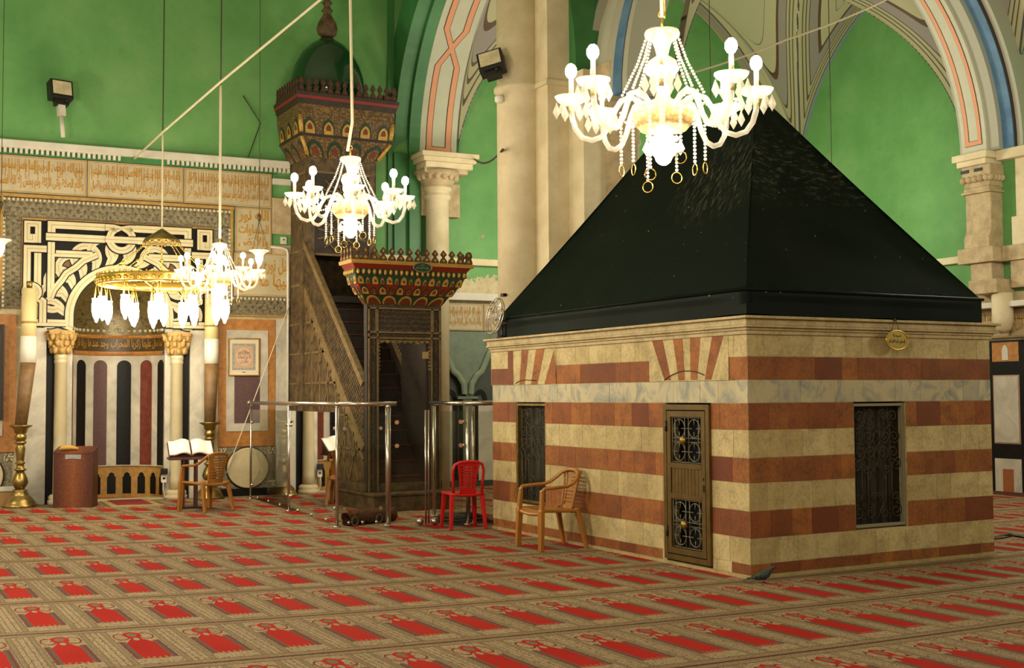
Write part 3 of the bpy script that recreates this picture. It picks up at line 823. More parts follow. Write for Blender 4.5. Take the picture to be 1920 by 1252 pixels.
# electric fan standing on the far end of the cornice
fan = thing('electric_fan', 'small dark electric fan with clear round cage on the cornice beside the cover', 'fan', (CX-.03, CY+4.42, 2.275), R(12))
b = MB(); b.lathe([(.07, 0), (.07, .012), (.02, .025), (.013, .05), (.012, .14), (.02, .15), (.02, .16)], 14); b.build('stand', M_dark, fan)
ax = Vector((-.907, .254, .2)).normalized(); hub = Vector((-.02, -.02, .24))
b = MB(); b.tube([hub+ax*(.02), hub-ax*.10, hub-ax*.12], [.045, .045, .02], 12); b.sphere(hub-ax*.05+Vector((0,0,-.055)), .03, 8, 6); b.tube([hub+Vector((0,0,.05))-ax*.05, hub+Vector((0,0,.07))-ax*.05], .008, 6); b.build('motor', M_dark, fan)
e1 = ax.orthogonal().normalized(); e2 = ax.cross(e1)
b = MB(); cc = hub+ax*.08
for rr_, off in ((.215, 0), (.212, .03), (.12, .05), (.06, .06), (.12, -.035), (.18, -.02)):
    b.tube([cc+ax*off+(e1*cos(2*PI*i/28)+e2*sin(2*PI*i/28))*rr_ for i in range(28)], .0035 if rr_ < .2 else .006, 5, closed=True)
for i in range(18):
    d = e1*cos(2*PI*i/18)+e2*sin(2*PI*i/18)
    b.tube([cc+ax*.062+d*.03, cc+ax*.05+d*.12, cc+ax*.012+d*.21, cc-ax*.03+d*.16, cc-ax*.045+d*.06], .0016, 4)
b.build('wire_cage', M_steel, fan)
b = MB()
for k in range(3):
    a = 2*PI*k/3
    def bl(u, v, a=a):
        r = .03+.155*u; w = (.25+.95*u)*(v-.5)*1.1; aa = a+w
        return cc+(e1*cos(aa)+e2*sin(aa))*r+ax*(.035*(v-.5))
    b.grid(bl, 6, 6)
b.tube([cc-ax*.03, cc+ax*.03], .03, 12)
b.build('fan_blade', M_crystal, fan)

# pigeon at the corner of the tomb
pg = thing('pigeon', 'dark grey pigeon on the carpet at the near corner of the striped tomb', 'bird', (*floor_at(1430, 1093)[:2], 0), R(-38)); pg.scale = (.78, .78, .78)
M_pig = mat('slate feathers', '#2b3130', .7, col2='#3d4a45', scale=20); M_pigd = mat('dark feathers', '#121515', .7)
def ell_tube(b, pts, n=12, mi=0):
    vs = []; fs = []
    for (x, z, ry, rz) in pts:
        for k in range(n):
            a = 2*PI*k/n; vs.append((x, ry*cos(a), z+rz*sin(a)))
    for i in range(len(pts)-1):
        for k in range(n): fs.append((i*n+k, i*n+(k+1)%n, (i+1)*n+(k+1)%n, (i+1)*n+k))
    b.add(vs, fs, mi, True); b.add(vs[:n], [tuple(range(n))], mi); b.add(vs[-n:], [tuple(range(n))], mi)
b = MB(); ell_tube(b, [(-.17,.05,.03,.006),(-.10,.055,.03,.014),(-.07,.065,.04,.03),(-.02,.08,.055,.05),(.03,.095,.058,.056),(.07,.115,.045,.05),(.092,.14,.03,.034),(.102,.158,.022,.024),(.116,.17,.022,.022),(.128,.172,.017,.016),(.135,.170,.008,.008)]); b.build('body', M_pig, pg)
for sg in (-1, 1):
    b = MB()
    def wg(u, v, sg=sg):
        x = .06-.21*u; z = .105-.06*u+(v-.5)*.075*(1-u*.8)
        return (x, sg*(.056-.035*u*u-.02*abs(v-.5)), z)
    b.grid(wg, 8, 5); b.build('wing', M_pig, pg, 'folded slate wing with dark bars')
    for q in (.42, .62):
        b = MB(); b.tube([(.06-.21*q, sg*(.0575-.035*q*q), .105-.06*q+k*.030*(1-q*.8)) for k in (-1, 0, 1)], .006, 5); b.build('wing_bar', M_pigd, pg)
    b = MB(); b.tube([(.01, sg*.025, .05), (.012, sg*.025, .008)], .005, 6)
    for a in (-.5, 0, .5, PI): b.tube([(.012, sg*.025, .006), (.012+.028*cos(a), sg*.025+.028*sin(a), .004)], .003, 5)
    b.build('leg', mat('pink bird leg', '#7a3f38', .6), pg)
    b = MB(); b.sphere((.12, sg*.019, .173), .005, 6, 5); b.build('eye', mat('orange eye', '#a8501c', .3), pg)
b = MB(); b.tube([(.132,0,.17),(.145,0,.167),(.156,0,.161)], [.006,.005,.002], 7); b.build('beak', M_dark, pg)
b = MB(); b.grid(lambda u, v: (-.09-.12*u, (v-.5)*(.05+.03*u), .06-.035*u), 4, 4); b.build('tail', M_pigd, pg)
# ================================================================== THE PULPIT (MINBAR)
MX, MY = 7.0, 15.9
mn = thing('minbar', 'tall carved wooden pulpit with painted gate, railed stair and green domed kiosk', 'pulpit', (MX, MY, 0))
M_mred = mat('red minbar paint', '#7c1c12', .5); M_mgreen = mat('dark green minbar paint', '#16301e', .5, col2='#24452c', scale=20)
M_mgold = mat('old gold paint', '#caa04a', .45, metal=.15, col2='#8a6426', scale=40, amt=.8); M_mbr = mat('russet paint', '#6a3218', .5, col2='#45220f', scale=30)
M_myel = mat('ochre yellow paint', '#b08c3c', .5, col2='#8d6c2a', scale=12)
M_floral = mat('brown floral painting', '#4e3a22', .5, col2='#8a6c38', scale=34, amt=.9, detail=6, lo=.5, hi=.6)
hw = .58
def side_y(px, py): p = on_axis(px, py, 0, MX-hw); return p.y-MY, p.z
# base and stair mass
b = MB(); b.box(-hw-.02, hw+.02, -.34, 3.3, 0, .21); b.box(-hw-.05, hw+.05, -.37, 3.3, .21, .25); b.box(-hw-.02, hw+.02, .0, 3.3, .25, .36); b.build('plinth', M_wood2, mn, bevel=.01)
NS = 14; rise = (3.2-.25)/NS; run = 2.5/NS
for k in range(NS):
    b = MB(); b.box(-hw+.06, hw-.06, .15+run*k, .15+run*(k+1)+.03, .25, .25+rise*(k+1), 0); b.box(-hw+.07, hw-.07, .13+run*k, .16+run*k, .25+rise*(k+1)-.014, .25+rise*(k+1), 1); b.build('step', [M_wood, M_mbr], mn)
# side panels, balustrades
for sg in (-1, 1):
    x = sg*hw
    T0, Z0 = side_y(681, 838); T1, Z1 = side_y(572, 545)
    U0, W0 = side_y(681, 718); U1, W1 = side_y(575, 465)
    sl = (Z1-Z0)/(T1-T0); zb = lambda y: Z0+sl*(y-T0); su = (W1-W0)/(U1-U0); zt = lambda y: W0+su*(y-U0)
    ye = T1; ys = .1
    b = MB(); b.prism([(ys, .36), (ye+.85, .36), (ye+.85, zb(ye)), (ye, zb(ye)), (ys, max(.4, zb(ys)))], (x-sg*.05, 0, 0), (0,1,0), (0,0,1), (sg*.05, 0, 0)); b.build('side_panel', M_wood2 if sg < 0 else M_wood, mn)  # right panel darker: the shade inside the doorway is put into its colour
    b = MB()     # raised star strapwork on the side panel
    fo = (x+sg*.001, 0, 0)
    def stp(a, c, w=.03): b.ribbon([(x, *a), (x, *c)], w, .012, (sg,0,0), 0)
    for i in range(1, 7):
        y = ys+(ye-ys)*i/7; stp((y, .4), (y, zb(y)-.05))
    for i in range(1, 6):
        z = .36+(zb(ye)-.4)*i/6; y0_ = ys+(z-zb(ys))/sl+.06
        stp((max(ys, y0_), z), (ye+.8, z))
    for i in range(7):
        y = ys+.2+(ye-ys)*i/7; z1 = zb(y)-.08
        if z1 > .5:
            stp((y, z1), (min(ye+.8, y+(z1-.4)*.6), .4)); stp((y, .4), (min(ye, y+.5), min(.4+.83, zb(min(ye, y+.5))-.05)))
    b.build('strapwork', mat('carved strap walnut', '#7a6440', .6, col2='#4a3822', scale=14), mn)
    b = MB()
    b.sweep([(x, ys, zb(ys)), (x, ye+.05, zb(ye+.05))], [(-.04,-.07),(.02,-.07),(.02,.07),(-.04,.07)], (sg,0,0))
    b.sweep([(x, ys, zb(ys)-.16), (x, ye+.05, zb(ye+.05)-.16)], [(-.04,-.03),(.012,-.03),(.012,.03),(-.04,.03)], (sg,0,0))
    b.sweep([(x, ys, zt(ys)), (x, ye+.02, zt(ye+.02))], [(-.05,-.05),(.03,-.05),(.03,.05),(-.05,.05)], (sg,0,0))
    b.build('stair_rail', M_woodl, mn)
    b = MB(); nb = 46
    for i in range(nb+1):
        y = ys+(ye-ys)*i/nb; b.bar((x, y, zb(y)+.02), (x, y, zt(y)-.02), .016, .016, (1,0,0))
    for j in range(1, 11):
        f = j/11; b.bar((x+sg*.005, ys, zb(ys)+(zt(ys)-zb(ys))*f), (x+sg*.005, ye, zb(ye)+(zt(ye)-zb(ye))*f), .018, .014, (1,0,0))
    b.build('turned_lattice', M_wood2 if sg < 0 else M_wood, mn)  # right lattice darker as well, interior shade carried by the wood colour
    b = MB(); b.box(x-.04 if sg < 0 else x-.06, x+.06 if sg < 0 else x+.04, ye+.0, ye+.16, .36, 3.35+.6); b.build('newel_post', M_wood2, mn)
    b = MB(); b.box(min(x, x-sg*.05), max(x, x-sg*.05), ye+.16, 3.34, zb(ye)+.001, 3.95); b.build('tower_side', M_wood2, mn)
# gate
b = MB()
for sg in (-1, 1): b.box(sg*hw-(0 if sg < 0 else .19), sg*hw+(.19 if sg < 0 else 0), -.02, .1, .25, 2.9)
b.box(-hw, hw, -.015, .1, 2.42, 2.9)
b.build('gate_frame', M_wood, mn, bevel=.006)
b = MB()
for sg in (-1, 1):
    for d, w in ((.03, .02), (.16, .02)): b.box(sg*(hw-d)-w/2, sg*(hw-d)+w/2, -.04, -.01, .25, 2.85)
for z in (2.42, 2.50, 2.84): b.box(-hw+.02, hw-.02, -.04, -.01, z-.012, z+.012)
for sg in (-1, 1): b.box(sg*.44-.012, sg*.44+.012, -.04, -.01, 2.5, 2.84)
b.build('moulding', M_woodl, mn)
b = MB(); nsc = 9
for i in range(nsc):
    xx = -.40+.80*(i+.5)/nsc; b.prism([(xx+.045*cos(PI+PI*k/8), 2.40+.055*sin(PI+PI*k/8)) for k in range(9)], (0,-.03,0), (1,0,0), (0,0,1), (0,.05,0))
b.box(-.42, .42, -.03, .02, 2.39, 2.43)
for sg in (-1, 1):
    for i in range(8):
        zz = 1.95+.42*i/8; b.prism([(sg*(.415-.035*sin(PI*k/6)), zz+.05*k/6) for k in range(7)]+[(sg*.42, zz+.05), (sg*.42, zz)], (0,-.03,0), (1,0,0), (0,0,1), (0,.05,0))
b.build('scalloped_fringe', M_woodl, mn)
TX = ['بسم الله الرحمن الرحيم نصر من الله وفتح قريب', 'إنما يعمر مساجد الله من آمن بالله واليوم الآخر', 'وأقام الصلاة وآتى الزكاة ولم يخش إلا الله', 'فعسى أولئك أن يكونوا من المهتدين', 'أمر بعمل هذا المنبر المبارك']
b = MB()
for i, t in enumerate(TX): lettering(t, .84, .056, b, lambda x, y, i=i: (-.42+x, -.022, 2.765-.064*i+y))
lettering(TX[0], .8, .05, b, lambda x, y: (-.40+x, -.022, 2.435+y)); lettering(TX[1], 1.1, .045, b, lambda x, y: (-.55+x, -.022, 2.852+y))
for sg in (-1, 1):
    for k in range(4): lettering(TX[k], .52, .07, b, lambda x, y, k=k, sg=sg: (sg*(hw-.095)+.035-y, -.024, .32+.62*k+x))
b.build('inscription', M_woodl, mn)
b = MB(); b.box(hw-.23, hw-.19, .02, .9, .3, 2.35); b.build('inner_leaf', M_wood, mn)

def muqarnas(parent, x0, x1, y0, y1, tiers):
    """tiers: z0, z1, overhang0, overhang1, body material, count across the front, niche material, shape, height share, width share"""
    for (z0, z1, o0, o1, mb_, nf, mn_, shp, hs, ws) in tiers:
        b = MB(); q = lambda o, z: [(x0-o, y0-o, z), (x1+o, y0-o, z), (x1+o, y1, z), (x0-o, y1, z)]
        b.add(q(o0, z0)+q(o1, z1), [(0,1,5,4),(1,2,6,5),(2,3,7,6),(3,0,4,7),(0,3,2,1),(4,5,6,7)]); b.build('cornice_tier', mb_, parent)
        if not nf: continue
        faces = [((x0-o0, y0-o0), (x1+o0, y0-o0), (x0-o1, y0-o1), (x1+o1, y0-o1), nf)]
        sd = (y1-y0+o0); ns = max(2, round(nf*sd/(x1-x0+2*o0)))
        faces += [((x0-o0, y1), (x0-o0, y0-o0), (x0-o1, y1), (x0-o1, y0-o1), ns), ((x1+o0, y0-o0), (x1+o0, y1), (x1+o1, y0-o1), (x1+o1, y1), ns)]
        for (a, c, a1, c1, n) in faces:
            A, B_, D, E = Vector((*a, z0)), Vector((*c, z0)), Vector((*a1, z1)), Vector((*c1, z1))
            nr = (B_-A).cross(D-A).normalized()
            for i in range(n):
                u0 = (i+.5)/n; nb_ = MB(); rim = MB()
                if shp == 'alt' and i % 2: W, Hh, m2 = ws*.62, hs*.8, 1
                else: W, Hh, m2 = ws, hs, 0
                for (bb, e, k) in ((rim, .006, 1.0), (nb_, .012, .78)):
                    if shp == 'egg': pts = [(.5*W*k*cos(2*PI*j/14), .5+.5*Hh*k*sin(2*PI*j/14)) for j in range(14)]
                    elif shp == 'round': pts = [(W/2*k*cos(PI*j/14), Hh*k*sin(PI*j/14)) for j in range(15)]
                    else: pts = [(x*k, z*k) for x, z in [(-W/2, 0)]+[(px_, Hh*.35+pz_) for px_, pz_ in arch_pts(W/2, Hh*.65, 6)]+[(W/2, 0)]]
                    P3 = []
                    for (px_, pz_) in pts:
                        u = u0+px_/n; P3.append(A.lerp(B_, u).lerp(D.lerp(E, u), min(.98, pz_+.02))+nr*e)
                    cen = sum(P3, Vector())/len(P3)
                    if bb is nb_ and shp == 'egg':
                        bb.sphere(cen, (P3[0]-P3[7]).length/2, 8, 6, (1,1,1.5)); continue
                    if bb is nb_: cen = cen-nr*.001
                    bb.add(P3+[cen], [(j, (j+1) % len(P3), len(P3)) for j in range(len(P3))], m2)
                    if bb is nb_ and shp in ('round', 'alt', 'point'):
                        s2 = [cen+(p-cen)*.5+nr*.004 for p in P3]; bb.add(s2, [tuple(range(len(s2)))], 2)
                if shp != 'egg': nb_.add(rim.v, rim.f, 3)
                nb_.build('boss' if shp == 'egg' else 'niche', [mn_, M_floral, M_mbr, M_mgreen if mb_ is not M_mgreen else M_myel], parent)
def crest(parent, x0, x1, y0, y1, z, h, n, m1, m2):
    shape_ = [(-.42,0),(.42,0),(.46,.10),(.36,.26),(.18,.40),(.12,.5),(.20,.54),(.34,.62),(.36,.70),(.20,.84),(0,1),(-.20,.84),(-.36,.70),(-.34,.62),(-.20,.54),(-.12,.5),(-.18,.40),(-.36,.26),(-.46,.10)]
    for (a, c, k, dep) in (((x0,y0),(x1,y0),n,(0,.022,0)), ((x0,y1),(x0,y0),max(3, round(n*(y1-y0)/(x1-x0))),(.022,0,0)), ((x1,y0),(x1,y1),max(3, round(n*(y1-y0)/(x1-x0))),(-.022,0,0))):
        A, B_ = Vector((*a, z)), Vector((*c, z)); d = (B_-A)/k; w = d.length; ux = d.normalized()
        for i in range(k):
            b = MB(); o = A+d*(i+.5)
            b.prism([(p[0]*w*.98, p[1]*h) for p in shape_], o, ux, (0,0,1), dep, 0)
            nn = -Vector(dep).normalized()*.004
            b.prism([(0, .1*h), (.2*w, .2*h), (0, .34*h), (-.2*w, .2*h)], o+nn, ux, (0,0,1), -nn, 1)
            b.prism([(0, .60*h), (.13*w, .70*h), (0, .86*h), (-.13*w, .70*h)], o+nn, ux, (0,0,1), -nn, 1)
            b.build('crest_finial', [m1, m2], parent)
muqarnas(mn, -hw, hw, 0, .12, [
    (2.90, 3.03, 0, .10, M_mgreen, 5, M_mbr, 'round', .9, .9), (3.03, 3.16, .12, .20, M_mred, 11, M_mgold, 'alt', .95, .95),
    (3.16, 3.28, .22, .26, M_mgreen, 15, M_mgold, 'alt', .9, .85), (3.28, 3.37, .27, .285, M_mgreen, 21, M_mgold, 'egg', 1.0, .8),
    (3.37, 3.43, .285, .33, M_mred, 0, None, '', 0, 0), (3.43, 3.48, .36, .37, M_myel, 0, None, '', 0, 0)])
crest(mn, -hw-.35, hw+.35, -.35, .12, 3.48, .19, 14, mat('brown crest wood', '#573a22', .6, col2='#3a2617', scale=20), M_myel)
# kiosk
ky0, ky1 = 2.46, 3.32
b = MB(); b.box(-hw+.02, hw-.02, ky0-.1, ky1, 3.1, 3.2); b.build('platform', M_wood, mn)
b = MB()
for x0 in (-hw, hw-.1): b.box(x0, x0+.1, ky0, ky0+.1, 3.2, 5.42); b.box(x0, x0+.1, ky1-.1, ky1, 3.2, 5.42)
b.box(-hw, hw, ky0, ky0+.08, 5.22, 5.42); b.box(-hw, -hw+.05, ky0+.1, ky1-.1, 3.2, 5.42); b.box(hw-.05, hw, ky0+.1, ky1-.1, 3.2, 5.42); b.box(-hw+.1, hw-.1, ky1-.06, ky1, 3.2, 5.42)
b.build('kiosk_wall', M_wood2, mn, bevel=.006)
b = MB(); b.box(-hw+.1, hw-.1, ky0+.02, ky0+.06, 3.85, 5.22); b.build('kiosk_front', M_wood, mn)
b = MB()
for (u, v) in (((-.5,3.87),(.5,3.87)),((-.5,5.2),(.5,5.2)),((-.49,3.87),(-.49,5.2)),((.49,3.87),(.49,5.2))): b.ribbon([(u[0], ky0+.02, u[1]), (v[0], ky0+.02, v[1])], .035, .014, (0,-1,0))
for cz in (4.2, 4.86):
    for k in range(6):
        a = PI*k/6+.26
        b.ribbon([(-.42*cos(a), ky0+.02, cz-.30*sin(a)), (.42*cos(a), ky0+.02, cz+.30*sin(a))], .018, .012, (0,-1,0))
    for r_ in (.14, .27): b.ribbon([(r_*cos(2*PI*i/12), ky0+.02, cz+r_*sin(2*PI*i/12)) for i in range(12)], .018, .016, (0,-1,0), closed=True)
for (x_, m_) in ((-hw, 1),):
    for z in (3.4, 3.95, 4.6, 5.2): b.ribbon([(x_, ky0+.1, z), (x_, ky1-.08, z)], .04, .012, (-1,0,0))
b.build('strapwork', M_woodl, mn)
muqarnas(mn, -hw, hw, ky0, ky1, [
    (5.42, 5.72, 0, .19, M_floral, 4, M_floral, 'point', .85, .8), (5.72, 5.76, .20, .20, M_wood, 0, None, '', 0, 0),
    (5.76, 6.06, .19, .23, M_floral, 5, M_mgold, 'point', .85, .66), (6.06, 6.22, .235, .24, M_floral, 0, None, '', 0, 0),
    (6.22, 6.30, .25, .27, M_wood, 0, None, '', 0, 0), (6.30, 6.345, .28, .29, M_mred, 0, None, '', 0, 0), (6.345, 6.40, .29, .30, M_wood, 0, None, '', 0, 0)])
for sg, fr_ in ((-1, 1), (1, 1)):           # gilded corner brackets
    b = MB()
    x = sg*(hw+.10)
    b.tube([(x-sg*.07, ky0-.04, 5.46), (x+sg*.0, ky0-.12, 5.58), (x+sg*.08, ky0-.19, 5.71)], [.035, .03, .03], 8); b.tube([(x+sg*.08, ky0-.195, 5.78), (x+sg*.10, ky0-.215, 5.92), (x+sg*.11, ky0-.225, 6.04)], [.035, .04, .03], 8)
    b.build('corner_bracket', M_mgold, mn)
crest(mn, -hw-.27, hw+.27, ky0-.27, ky1-.02, 6.40, .25, 14, mat('dark crest wood', '#35221a', .6, col2='#54321c', scale=20), M_mbr)
b = MB(); yc = (ky0+ky1)/2-.04
b.lathe([(.56, 6.40), (.60, 6.5), (.62, 6.62), (.605, 6.8), (.55, 7.0), (.45, 7.2), (.32, 7.36), (.17, 7.46), (.10, 7.50), (.09, 7.53)], 40, (-.12, yc, 0)); b.build('dome', mat('deep green lacquer', '#0a3a1a', .10, col2='#082c14', scale=2, coat=.5), mn)
b = MB(); b.lathe([(.09, 7.52), (.15, 7.57), (.175, 7.66), (.15, 7.76), (.09, 7.86), (.06, 7.93), (.10, 7.97), (.06, 8.01), (.05, 8.06), (.09, 8.10), (.05, 8.14), (.04, 8.3), (.09, 8.36), (.02, 8.5)], 20, (-.12, yc, 0)); b.build('finial', M_wood2, mn)

pq = thing('sign_plaque', 'dark green oval plaque with pale lettering on the painted crown of the pulpit gate', 'plaque', (MX+.12, MY-.365, 3.405))
b = MB(); b.prism([(.14*cos(2*PI*i/32), .065*sin(2*PI*i/32)) for i in range(32)], (0,0,0), (1,0,0), (0,0,1), (0,-.014,0)); b.build('plate', mat('dark green plate', '#1d3a24', .3), pq)
b = MB(); b.tube([(.142*cos(2*PI*i/32), -.012, .067*sin(2*PI*i/32)) for i in range(32)], .006, 6, closed=True); b.build('rim', M_steel, pq)
b = MB(); lettering('منبر', .06, .025, b, lambda x, y: (-.03+x, -.0155, .022+y)); lettering('عليه السلام', .2, .04, b, lambda x, y: (-.10+x, -.0155, -.03+y)); b.build('lettering', mat('pale green lettering', '#8da888', .5), pq)
nt_ = thing('paper_notice', 'small cream paper notice fixed inside the pulpit doorway', 'notice', (MX+.36, MY+.01, 2.18))
b = MB(); b.box(-.07, .07, -.004, 0, -.05, .05); b.build('sheet', mat('aged paper', '#a58c5c', .7), nt_)
# ================================================================== THE MIHRAB AND THE PANELLED WALL
S0 = -1.265
mh = wall_thing('mihrab', 'marble prayer niche with interlaced black and cream arch between two slender columns', 'prayer niche', S0)
def mosaic():
    m = bpy.data.materials.new('gold mosaic'); m.use_nodes = True; nt = m.node_tree; N = NT(nt); b = nt.nodes['Principled BSDF']
    b.inputs['Roughness'].default_value = .38; b.inputs['Metallic'].default_value = .25
    tc = N.new('ShaderNodeTexCoord').outputs['Object']
    n = N.noise(tc, 16, 5, .7, 1.2)
    c = N.ramp(n, [(.36, lin('#2c2a1a')), (.46, lin('#5e5536')), (.53, lin('#8a7440')), (.60, lin('#4b4a34')), (.7, lin('#a08a58'))])
    nt.links.new(c, b.inputs['Base Color']); return m
M_mosaic = mosaic()
def cyl(r, th, z): return (r*cos(th), .03+.72*r/.69*sin(th), z)
def band(b, z0, z1, r0, r1, mi=0, n=40): b.grid(lambda u, v: cyl(r0+(r1-r0)*v, PI*(1-u), z0+(z1-z0)*v), n, 1, mi)
b = MB(); band(b, .5, 2.28, .70, .70); 
b.build('niche_lining', M_marble, mh)
for k, (deg, m_, nm) in enumerate(((168, M_redm, ''), (137, M_blackm, ''), (106, M_purple, ''), (75, M_blackm, ''), (44, M_redm, ''), (14, M_blackm, ''))):
    b = MB(); hwid = R(9.2)
    zs = [.52+1.58*i/6 for i in range(7)]+[2.10+.10*sin(PI/2*i/8) for i in range(1, 9)]
    vs = []
    for z in zs:
        w = hwid*(1 if z <= 2.10001 else math.sqrt(max(0.0004, 1-((z-2.10)/.10)**2)))
        for j in range(5): vs.append(cyl(.692, R(deg)+w*(1-j/2), z))
    b.add(vs, [(i*5+j, i*5+j+1, i*5+6+j, i*5+5+j) for i in range(len(zs)-1) for j in range(4)], 0, True)
    b.build('lancet_strip', m_, mh)
b = MB(); band(b, 0, .5, .69, .69); b.grid(lambda u, v: cyl(.70-.03*v, PI*(1-u), .5), 40, 1)
ni = b.build('base_arcade', M_ochre, mh)
for k in range(9):
    b = MB(); c = PI*(k+.5)/9; w = R(5.6)
    zs = [.06+.24*i/4 for i in range(5)]+[.32, .35, .37, .385, .40]
    ws = [1]*5+[1.0, .62, .66, .45, .05]
    vs = [cyl(.683, c+w*q*(1-j), z) for z, q in zip(zs, ws) for j in range(3)]
    b.add(vs, [(i*3+j, i*3+j+1, i*3+4+j, i*3+3+j) for i in range(len(zs)-1) for j in range(2)]); b.build('arcade_niche', M_blackm, ni)
b = MB(); band(b, 2.27, 2.30, .70, .665); band(b, 2.30, 2.34, .665, .68); band(b, 2.55, 2.60, .68, .655); b.build('ochre_moulding', M_orange, mh)
b = MB(); band(b, 2.34, 2.55, .682, .682); ib = b.build('inscription_band', mat('dark bronze ground', '#4b3d22', .45, col2='#2e2513', scale=18), mh)
b = MB(); lettering('كلما دخل عليها زكريا المحراب وجد عندها رزقا قال يا مريم', PI*.94, .19, b, lambda x, y: cyl(.676, PI*.97-x, 2.35+y), bold=.015); b.build('lettering', M_gold, ib)
b = MB(); band(b, 2.60, 2.74, .676, .676); mb_ = b.build('mosaic_band', M_mosaic, mh)
b = MB()
for k in range(22):
    th = PI*(k+.5)/22; b.sphere(cyl(.672, th, 2.67), .026, 10, 6, (1,1,1))
b.build('roundel_row', M_bead, mb_)
b = MB()
for k in range(60): b.sphere(cyl(.668, PI*(k+.5)/60, 2.585), .012, 6, 4)
b.build('bead_row', M_gilt, mb_)
b = MB(); b.grid(lambda u, v: (.69*cos(PI*(1-u))*cos(PI/2*v), .03+.72*sin(PI*u)*cos(PI/2*v), 2.80+.72*sin(PI/2*v)), 40, 14); band(b, 2.74, 2.80, .69, .69); b.build('semidome', M_mosaic, mh)
# jambs, columns
for sg in (-1, 1):
    b = MB(); b.box(sg*.75-.06, sg*.75+.06, -.02, .06, 0, 2.70); b.build('jamb', M_marble, mh, bevel=.005)
    b = MB(); b.box(*sorted((sg*1.07, sg*1.40)), -.09, 0, 0, 2.66); b.build('side_slab', M_marble, mh, bevel=.005)
    b = MB(); b.box(*sorted((sg*.80, sg*1.07)), -.012, 0, 0, 2.6); b.build('recess_shade', M_blackm, mh)  # flat black slab stands in for the shaded gap behind the column
for sg in (-1, 1):
    x = sg*.865
    b = MB(); b.lathe([(.105, .12), (.098, .3), (.09, 2.12), (.10, 2.13), (.10, 2.16), (.09, 2.18), (.10, 2.20), (.10, 2.24), (.092, 2.26)], 22, (x, -.10, 0)); col = b.build('column', mat('creamy column marble', '#d2c7a2', .35, col2='#b8aa80', scale=2, amt=.6), mh)
    b = MB(); b.lathe([(.17, 0), (.17, .06), (.15, .075), (.165, .10), (.15, .13), (.12, .15)], 22, (x, -.10, 0)); b.build('column_base', M_stone, col)
    b = MB(); b.lathe([(.10, 2.26), (.12, 2.34), (.15, 2.46), (.175, 2.56)], 16, (x, -.10, 0)); b.box(x-.18, x+.18, -.27, 0, 2.56, 2.62)
    for row, (z, r_, n) in enumerate(((2.33, .13, 8), (2.44, .165, 8), (2.53, .19, 8))):
        for k in range(n):
            a = 2*PI*(k+.5*row)/n; b.sphere((x+r_*cos(a), -.10+r_*sin(a), z), .042, 8, 6, (.9,.9,1.5)); b.sphere((x+(r_+.03)*cos(a), -.10+(r_+.03)*sin(a), z+.045), .026, 7, 5)
    b.build('leaf_capital', mat('ochre capital stone', '#c9a868', .65, col2='#a5803c', scale=10, amt=.7), col)
# spandrel panel with interlace
def archhole(n=28, r=.69, zc=2.85): return [(-r, 2.68)]+[(-r*cos(PI*i/n), zc+r*sin(PI*i/n)) for i in range(n+1)]+[(r, 2.68)]
ah = archhole()
b = MB(); b.slab([(-1.415, 2.68)]+ah+[(1.415, 2.68), (1.415, 4.30), (-1.415, 4.30)], [], (0,-.05,0), (1,0,0), (0,0,1), (0,.05,0)); sp = b.build('spandrel_ground', M_blackm, mh)
M_inl = mat('cream inlay marble', '#d8cda4', .4, col2='#c4b688', scale=5, amt=.5)
lv = [0]
outl, strip, core_ = MB(), MB(), MB()
def tape(path, w=.115, lvl=None, cut=0):
    """one inlaid cream strip with its dark outline; later strips pass over earlier ones"""
    l = lvl if lvl is not None else lv[0]*.0016; lv[0] += 1
    p3 = [(x, -.05, z) for x, z in path]
    outl.ribbon(p3, w+.03, .0022+l, (0,-1,0)); strip.ribbon(p3, w, .004+l, (0,-1,0)); core_.ribbon(p3, .012, .0046+l, (0,-1,0))
def arc(cx, cz, r, a0, a1, n=18): return [(cx+r*cos(a0+(a1-a0)*i/n), cz+r*sin(a0+(a1-a0)*i/n)) for i in range(n+1)]
# inner voussoir band and its rosette of loops
nl = 12
for k in range(nl+1):
    th = PI-PI*k/nl*1.0
    if k == 0 or k == nl: th = th+(.03 if k else -.03)
    cx_, cz_ = 1.03*cos(th), 2.86+1.03*sin(th)*(1.0)
    tape([(cx_+.185*cos(th+a), cz_+.185*sin(th+a)) for a in [R(-168+300*i/26) for i in range(27)]]+[(.72*cos(th+.30), 2.86+.72*sin(th+.30))], .10)
tape([(-.75, 2.70)]+arc(0, 2.85, .75, PI, 0, 40)+[(.75, 2.70)], .12)
for sg in (-1, 1):
    q = lambda pts: [(sg*x, z) for x, z in pts]
    tape(q([(1.36, 2.74), (.80, 2.74)]), .10)
    # spandrel triangle
    tape(q([(1.02, 3.12), (1.02, 3.80), (.42, 3.80)]), .10)
    tape(q([(1.02, 3.12)]+[(.98, 3.24), (.86, 3.40), (.80, 3.50), (.66, 3.60), (.56, 3.70), (.36, 3.80)]), .09)
    # side uprights with ring knot
    tape(q([(1.13, 2.74), (1.13, 3.06), (1.21, 3.12), (1.21, 3.82)]), .10)
    tape(q([(1.36, 2.74), (1.36, 3.10)]), .09)
    tape(q(arc(1.29, 3.20, .10, R(-70), R(230))), .09)
    tape(q([(1.36, 3.25), (1.36, 3.86), (1.06, 3.86)]), .10)
    # corner key square
    tape(q([(1.21, 3.95), (1.21, 4.05), (1.21, 4.235), (1.365, 4.235), (1.365, 3.99), (1.29, 3.99), (1.29, 4.08)]), .085)
    # two long top strips
    tape(q([(1.02, 3.80), (1.02, 3.97)]), .10)
    tape(q([(1.10, 4.05), (.22, 4.05)]), .11)
    tape(q([(1.02, 4.12), (1.02, 4.235), (.22, 4.235)]), .11)
